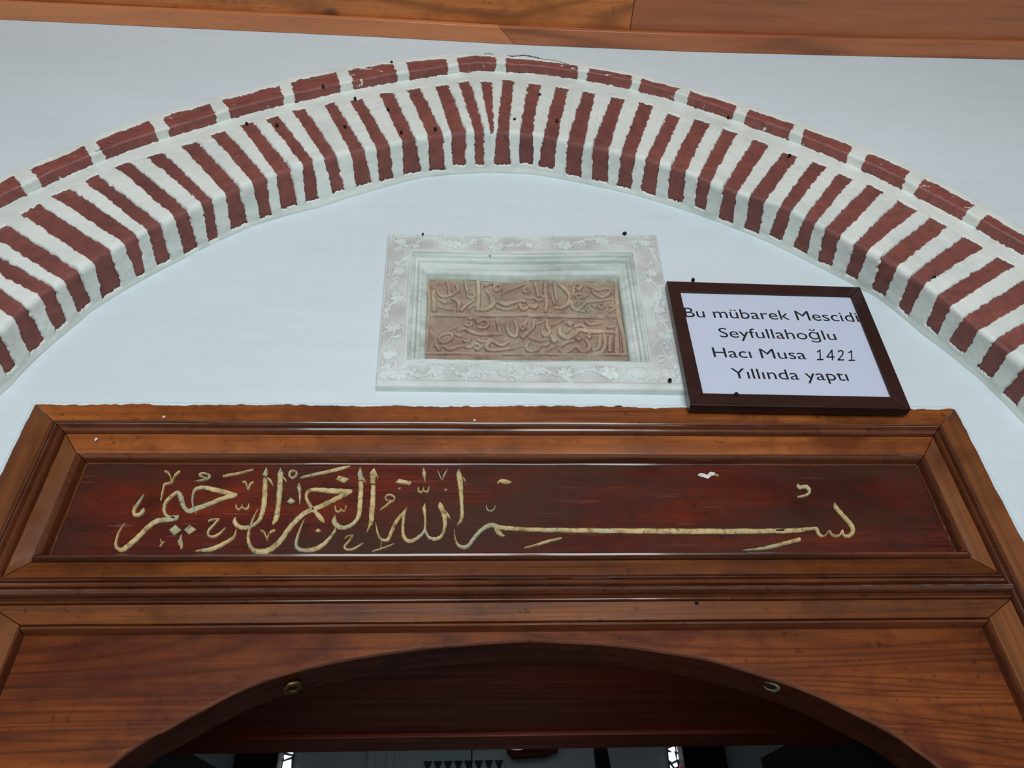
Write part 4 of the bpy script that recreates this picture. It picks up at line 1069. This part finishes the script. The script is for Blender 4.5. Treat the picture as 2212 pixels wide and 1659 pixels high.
def rast(t, pts, flat=.35):
    P_ = catmull(pts, 5) if len(pts) > 2 else [np.array(p, float) for p in pts]
    W3 = [(*sw(t, p[0], p[1]), max(p[2], 8) * PX / 2 * 1.28) for p in P_]
    for (x0, z0, w0), (x1, z1, w1) in zip(W3[:-1], W3[1:]):
        wm = max(w0, w1) + .001
        i0, i1 = np.searchsorted(slx, (min(x0, x1) - wm, max(x0, x1) + wm)); j0 = np.searchsorted(-slz, -(max(z0, z1) + wm)); j1 = np.searchsorted(-slz, -(min(z0, z1) - wm))
        if i1 <= i0 or j1 <= j0: continue
        X_, Z_ = XX[j0:j1, i0:i1], ZZ[j0:j1, i0:i1]; dx, dz = x1 - x0, z1 - z0
        tt = np.clip(((X_ - x0) * dx + (Z_ - z0) * dz) / (dx * dx + dz * dz + 1e-12), 0, 1)
        r = np.hypot(X_ - x0 - tt * dx, (Z_ - z0 - tt * dz)) / (w0 + (w1 - w0) * tt)
        Hs[j0:j1, i0:i1] = np.maximum(Hs[j0:j1, i0:i1], np.clip((1 - r) / flat, 0, 1) ** .6)
for t, pts in BANDS: rast(t, pts, .2)
for t, pts in SL: rast(t, pts)
for t, x, y, r in DS:
    c0 = sw(t, x, y); rr3 = r * PX; d = (np.abs(XX - c0[0]) + np.abs(ZZ - c0[1]) * .8) / rr3; Hs = np.maximum(Hs, np.clip((1.1 - d) * 3, 0, 1))
Gs = np.zeros((len(slz), len(slx), 3)); Gs[..., 0] = XX; Gs[..., 2] = ZZ
Gs[..., 1] = YS - .0058 * Hs + .0007 * vnoise(XX / .008, ZZ / .008, 41) + .0004 * vnoise(XX / .003, ZZ / .003, 42)
sl = grid_obj('inscribed_slab', Gs, M_SLAB, plaque); sl['label'] = 'brown stone slab with two lines of raised Arabic script'
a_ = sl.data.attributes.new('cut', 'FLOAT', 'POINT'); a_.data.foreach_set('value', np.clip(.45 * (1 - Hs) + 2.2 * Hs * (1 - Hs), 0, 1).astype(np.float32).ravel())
li = np.clip(1 - (2.6165 - ZZ) / .022, 0, 1) ** .7 + np.clip(1 - (.2835 - XX) / .030, 0, 1) * .8 + np.clip(1 - (XX + .1005) / .012, 0, 1) * .5 + .35 * np.clip(vnoise(XX / .03, ZZ / .03, 43), 0, 1)
b_ = sl.data.attributes.new('lichen', 'FLOAT', 'POINT'); b_.data.foreach_set('value', np.clip(li, 0, 1).astype(np.float32).ravel())
nail(1349, 505, YQ - .001, plaque, .0042); nail(1447, 821, YQ - .002, plaque, .0036); nail(913, 506, YQ - .001, plaque, .0022); nail(1058, 553, YQ, plaque, .0014)

# ================================================================== FRAMED SIGN
YG = -.030
sign = empty('framed_sign', (.53, -.02, 2.26), 'dark brown framed white sign with black printed text, right of the stone plaque', 'sign')
ot = [at(1440, 607, YG), at(1858, 620, YG), at(1968, 883, YG), at(1491.5, 875, YG)]
inn = [at(1470, 630, YG), at(1838, 640, YG), at(1925, 857, YG), at(1519, 849, YG)]
for k_ in range(4):
    a, b, c_, d = ot[k_], ot[(k_ + 1) % 4], inn[(k_ + 1) % 4], inn[k_]
    prism('frame_bar', [(a[0], a[2]), (b[0], b[2]), (c_[0], c_[2]), (d[0], d[2])], YG, YG + .0165, M_FRAME, sign, .0012)
cen = sum(inn) / 4
ex = [cen + (p - cen) * 1.03 for p in inn]
paper = mesh_obj('printed_sheet', [(p[0], YG + .0035, p[2]) for p in ex], [(0, 3, 2, 1)], M_PAPER, sign)
prism('back_board', [((cen + (p - cen) * 1.04)[0], (cen + (p - cen) * 1.04)[2]) for p in inn], YG + .006, YG + .012, M_FRAME, sign)
LINES = [('Bu mübarek Mescidi', (1480.5, 684.6), (1857.5, 695.3), 21.5), ('Seyfullahoğlu', (1556, 728.4), (1808.5, 734.6), 21.5), ('Hacı Musa', (1542.5, 771.2), (1743.5, 776.2), 22), ('Yıllında yaptı', (1583.5, 817), (1834.5, 822.6), 23)]
for txt, s0, s1, cap in LINES:
    cu = bpy.data.curves.new('lettering', 'FONT'); cu.body = txt; cu.size = 1; cu.resolution_u = 4; cu.fill_mode = 'FRONT'; cu.offset = 0.0
    to = bpy.data.objects.new('tmp', cu); COL.objects.link(to); bpy.context.view_layer.update()
    me = bpy.data.meshes.new_from_object(to.evaluated_get(bpy.context.evaluated_depsgraph_get()))
    bpy.data.objects.remove(to); bpy.data.curves.remove(cu)
    co = np.array([v_.co[:] for v_ in me.vertices]); x0, x1 = co[:, 0].min(), co[:, 0].max()
    ycap = .727 if True else 1
    yt = YG + .0033
    A_, B_ = at(*s0, yt), at(*s1, yt); Cp = at(s0[0], s0[1] - cap, yt)
    e = (B_ - A_) / (x1 - x0); up = (Cp[2] - A_[2]) / ycap
    off = np.array(world_loc(sign))
    for v_, c_ in zip(me.vertices, co):
        q = A_ + e * (c_[0] - x0); v_.co = (q[0] - off[0], yt - off[1], q[2] + up * c_[1] - off[2])
    me.materials.clear(); me.materials.append(M_INK)
    o = bpy.data.objects.new('lettering', me); COL.objects.link(o); o.parent = sign
def digit(ch, cx_, w_=2.7):
    b_ = 777.2 + (cx_ - 1772) * .025; t_ = b_ - 21.5
    def T(pts): return [(cx_ + x + (b_ - (b_ - y)) * 0, b_ - y) for x, y in pts]
    S_ = {'1': [[(-6.2, 17.0), (-.2, 20.6)], [(-.2, 21.4), (.6, 0)], [(-6.0, .6), (7.0, .6)]],
          '4': [[(3.0, 21.3), (-7.6, 6.6), (8.2, 6.6)], [(3.2, 21.6), (4.2, 0)]],
          '2': [[(-5.8, 18.4), (-3, 20.6), (.6, 21), (4.4, 18.8), (4.6, 14.8), (2.2, 10.4), (-2, 5.6), (-6, 1.2)], [(-6.6, .9), (6.6, .9)]]}[ch]
    V = []; F = []
    for s_ in S_:
        for (xa_, ya_), (xb_, yb_) in zip(s_[:-1], s_[1:]):
            dx, dy = xb_ - xa_, yb_ - ya_; L_ = math.hypot(dx, dy); ex_, ey_ = dx / L_ * .7, dy / L_ * .7; nx, ny = -dy / L_ * w_ / 2, dx / L_ * w_ / 2
            k_ = len(V)
            for x, y in ((xa_ - ex_ + nx, ya_ - ey_ + ny), (xa_ - ex_ - nx, ya_ - ey_ - ny), (xb_ + ex_ - nx, yb_ + ey_ - ny), (xb_ + ex_ + nx, yb_ + ey_ + ny)):
                V.append(tuple(at(cx_ + x - y * .0, b_ - y, YG + .0032)))
            F.append((k_, k_ + 1, k_ + 2, k_ + 3))
    mesh_obj('numeral', V, F, M_INK, sign)
for ch, cx_ in zip('1421', (1771.5, 1794, 1816.5, 1839.5)): digit(ch, cx_)
nail(1497, 605, YG + .003, sign, .0034); nail(1590, 852, YG - .001, sign, .0036)

# ================================================================== PRAYER ROOM BEHIND THE DOOR
YB = 4.0
RX0, RX1, RZ = -3.2, 3.4, 4.2
tag(box('wall_interior_back', RX0, RX1, YB, YB + .2, 0, RZ, M_ROOM), kind='structure')
tag(box('wall_interior_left', RX0 - .2, RX0, .5, YB + .2, 0, RZ, M_ROOM), kind='structure')
tag(box('wall_interior_right', RX1, RX1 + .2, .5, YB + .2, 0, RZ, M_ROOM), kind='structure')
V = []; F = []
addbox(V, F, RX0, -1.3, .30, .50, 0, RZ); addbox(V, F, 1.45, RX1, .30, .50, 0, RZ); addbox(V, F, -1.3, 1.45, .30, .50, 3.35, RZ)
tag(mesh_obj('wall_interior_front', V, F, M_ROOM), kind='structure')
tag(box('ceiling_interior', RX0 - .2, RX1 + .2, .30, YB + .2, RZ, RZ + .1, M_ROOM), kind='structure')
tag(box('floor_interior', RX0 - .2, RX1 + .2, 0, YB + .2, -.1, 0, M_RFLOOR), kind='structure')
def window(nm, cells, red, x0, x1, z0, z1, zs):
    w_ = box(nm, x0, x1, YB - .012, YB - .001, z0, z1, M_LEAD); tag(w_, kind='structure')
    def pane(pts, mat, label=None):
        c0 = np.mean(pts, axis=0)
        p_ = prism('pane', [tuple(c0 + (np.array(q) - c0) * .96) for q in pts], YB - .018, YB - .011, mat, w_)
        if label: p_['label'] = label
    a, b, s = zs
    for poly in cells + red:
        pts = [at(a + x / s, b + y / s, YB - .018) for x, y in poly]
        pane([(p[0], p[2]) for p in pts], M_PANER if poly in red else M_PANE, 'red glass pane' if poly in red else None)
    zlow = min(at(a + x / s, b + y / s, YB)[2] for poly in cells + red for x, y in poly)
    rg2 = random.Random(3); z = zlow - .02
    while z > z0 + .06:
        hgt_ = rg2.uniform(.05, .08); xm = x0 + (x1 - x0) * rg2.uniform(.4, .6)
        for xa_, xb_ in ((x0 + .006, xm - .004), (xm + .004, x1 - .006)):
            sk = rg2.uniform(-.012, .012)
            pane([(xa_, z), (xb_, z + sk), (xb_, z - hgt_), (xa_, z - hgt_ + sk)], M_PANE if rg2.random() < .75 else M_PANER)
        z -= hgt_ + .016
cR = [[(222,373),(275,373),(283,400),(235,415)],[(290,373),(325,373),(322,385),(300,388)],[(232,433),(285,412),(292,450),(270,458)],[(298,400),(340,392),(350,470),(305,455)],[(235,460),(285,460),(300,520),(265,538),(240,520)],[(305,475),(345,490),(335,515),(308,515)],[(270,555),(305,540),(310,570),(290,580)],[(250,560),(280,600),(255,600)]]
rR = [[(340,520),(360,525),(362,547),(345,540)],[(322,565),(360,563),(362,587),(325,580)]]
cL = [[(1168,400),(1232,400),(1228,475),(1162,458)],[(1155,480),(1218,492),(1155,518)],[(1148,535),(1215,515),(1212,600),(1138,600)]]
pR = at(1441, 1596, YB - .018); pR2 = at(1478, 1596, YB - .018)
window('window_2', cR, rR, pR[0] - .01, pR2[0] + .012, 1.9, pR[2] + .06, (1380, 1500, 3.687))
pL = at(608, 1610, YB - .018); pL2 = at(636, 1610, YB - .018)
window('window_1', cL, [], pL[0] - .006, pL2[0] + .004, 1.9, pL[2] + .05, (300, 1500, 3.687))
# dark wooden posts beside the windows
for px0, px1, lab in ((508, 601, 'broad dark wooden post left of the left window, behind the doorway'), (1476, 1568, 'broad dark wooden post right of the coloured window, behind the doorway')):
    a = at(px0, 1630, YB - .16); b = at(px1, 1630, YB - .16)
    t = empty('wooden_post', ((a[0] + b[0]) / 2, YB - .1, 0), lab, 'post')
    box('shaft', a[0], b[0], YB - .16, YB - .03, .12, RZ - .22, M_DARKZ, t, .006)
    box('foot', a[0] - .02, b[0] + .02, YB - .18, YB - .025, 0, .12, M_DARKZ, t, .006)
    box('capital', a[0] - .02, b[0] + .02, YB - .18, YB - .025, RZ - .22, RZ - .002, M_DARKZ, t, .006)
# plaster niche surround with a row of triangular teeth
t = empty('plaster_niche_surround', (0, YB - .05, 0), 'pale plaster surround with a row of small triangles, seen through the doorway', 'niche')
xs = [at(x, 1630, YB - .05)[0] for x in (795, 828, 870, 1300)]
box('panel_field', xs[0], xs[3], YB - .03, YB - .001, .0, 3.5, M_ROOM, t, .003)
box('upright_rib', xs[0], xs[0] + .045, YB - .055, YB - .029, 0, 3.5, M_ROOM, t, .004)
box('upright_rib', xs[1] + .02, xs[1] + .065, YB - .05, YB - .029, 0, 3.5, M_ROOM, t, .004)
fz0 = at(913, 1643, YB - .05); fz1 = at(1089, 1643, YB - .05)
box('band', fz0[0], fz1[0], YB - .045, YB - .029, fz0[2] - .09, fz0[2] + .01, M_ROOM, t, .002)
nt = 8
for i in range(nt):
    x0_ = fz0[0] + (fz1[0] - fz0[0]) * i / nt; w_ = (fz1[0] - fz0[0]) / nt
    prism('tooth', [(x0_ + w_ * .08, fz0[2] - .004), (x0_ + w_ * .92, fz0[2] - .004), (x0_ + w_ * .70, fz0[2] - .035), (x0_ + w_ * .56, fz0[2] - .062), (x0_ + w_ * .44, fz0[2] - .062), (x0_ + w_ * .30, fz0[2] - .035)], YB - .052, YB - .044, M_LEAD, t)
# dark wooden bracket above the niche, leaning strut to its right
a, b = at(1095, 1605, YB - .1), at(1207, 1628, YB - .1)
t = empty('wooden_bracket', ((a[0] + b[0]) / 2, YB - .05, b[2]), 'small dark wooden bracket on the far wall behind the hanging lamp', 'bracket')
box('plate', a[0], b[0], YB - .08, YB - .031, b[2] + .02, a[2] + .22, M_DARKW, t, .006)
prism('nosing', [(a[0] + .01, b[2] + .021), (b[0] - .02, b[2] + .021), (b[0] - .07, b[2]), (a[0] + .03, b[2] - .01)], YB - .075, YB - .031, M_DARKW, t)
YPst = 3.0
q = [at(1285, 1598, YPst), at(1308, 1598, YPst), at(1321, 1662, YPst), at(1285, 1662, YPst)]
t = empty('slanted_strut', (q[3][0], YPst, 0), 'narrow dark brown strut widening downward, left of the coloured window behind the doorway', 'strut')
sl_ = (q[2][0] - q[1][0]) / (q[1][2] - q[2][2])
prism('strut_board', [(q[0][0], q[0][2] + .7), (q[1][0] - sl_ * .3, q[1][2] + .7), (q[1][0], q[1][2]), (q[2][0], q[2][2]), (q[2][0] + sl_ * 1.0, q[2][2] - 1.0), (q[2][0] + sl_ * 1.0, 0), (q[3][0], 0)], YPst, YPst + .05, M_DARKZ, t, .003)
# hanging lamp with opal glass bowl, and a thin cable
YLp = 2.2
c0 = at(1118, 1619, YLp); R_ = .075; cz = c0[2] + R_
t = empty('hanging_lamp', (c0[0], YLp, cz), 'round opal glass lamp hanging just above the lintel line behind the doorway', 'lamp')
bm = bmesh.new(); bmesh.ops.create_uvsphere(bm, u_segments=32, v_segments=20, radius=R_)
me = bpy.data.meshes.new('glass_globe'); bm.to_mesh(me); bm.free(); me.materials.append(M_GLOBE); me.polygons.foreach_set('use_smooth', [True] * len(me.polygons))
o = bpy.data.objects.new('glass_globe', me); COL.objects.link(o); o.parent = t
box('lamp_cap', c0[0] - .03, c0[0] + .03, YLp - .03, YLp + .03, cz + R_ - .006, cz + R_ + .05, M_BRASS, t, .01)
box('lamp_rod', c0[0] - .004, c0[0] + .004, YLp - .004, YLp + .004, cz + R_ + .05, RZ - .002, M_BRASS, t)
p = at(1019, 1630, 3.4)
cb = box('cable', p[0] - .004, p[0] + .004, 3.396, 3.404, 1.2, RZ - .002, M_NAIL); tag(cb, 'thin black cable hanging in the room behind the doorway', 'cable')
# open door leaves, hinged at the inner jambs
def leaf_door(nm, A, B, yA, yB, label, thick, pts_px):
    """a leaf whose free edge stands at depth yA and hinge edge at yB"""
    pa_, pb_ = at(*A, yA), at(*B, yB)
    nn_ = 10; V = []; F = []
    dirx = np.array([pb_[0] - pa_[0], pb_[1] - pa_[1]]); L_ = np.hypot(*dirx); d = dirx / L_; nrm = np.array([-d[1], d[0]])
    for i in range(nn_ + 1):
        t_ = i / nn_; z = pa_[2] + (pb_[2] - pa_[2]) * (1 - (1 - t_) ** 1.25)
        z = min(z, 2.3)
        for s_ in (0, 1):
            for zz in (0.01, z):
                V.append((pa_[0] + dirx[0] * t_ + nrm[0] * thick * s_, pa_[1] + dirx[1] * t_ + nrm[1] * thick * s_, zz))
    for i in range(nn_):
        a = i * 4; b = a + 4
        F += [(a, b, b + 1, a + 1), (a + 2, a + 3, b + 3, b + 2), (a + 1, b + 1, b + 3, a + 3), (a, a + 2, b + 2, b)]
    F += [(0, 1, 3, 2), (nn_ * 4, nn_ * 4 + 2, nn_ * 4 + 3, nn_ * 4 + 1)]
    o = mesh_obj(nm, V, F, M_DARKZ); tag(o, kind='structure'); return o
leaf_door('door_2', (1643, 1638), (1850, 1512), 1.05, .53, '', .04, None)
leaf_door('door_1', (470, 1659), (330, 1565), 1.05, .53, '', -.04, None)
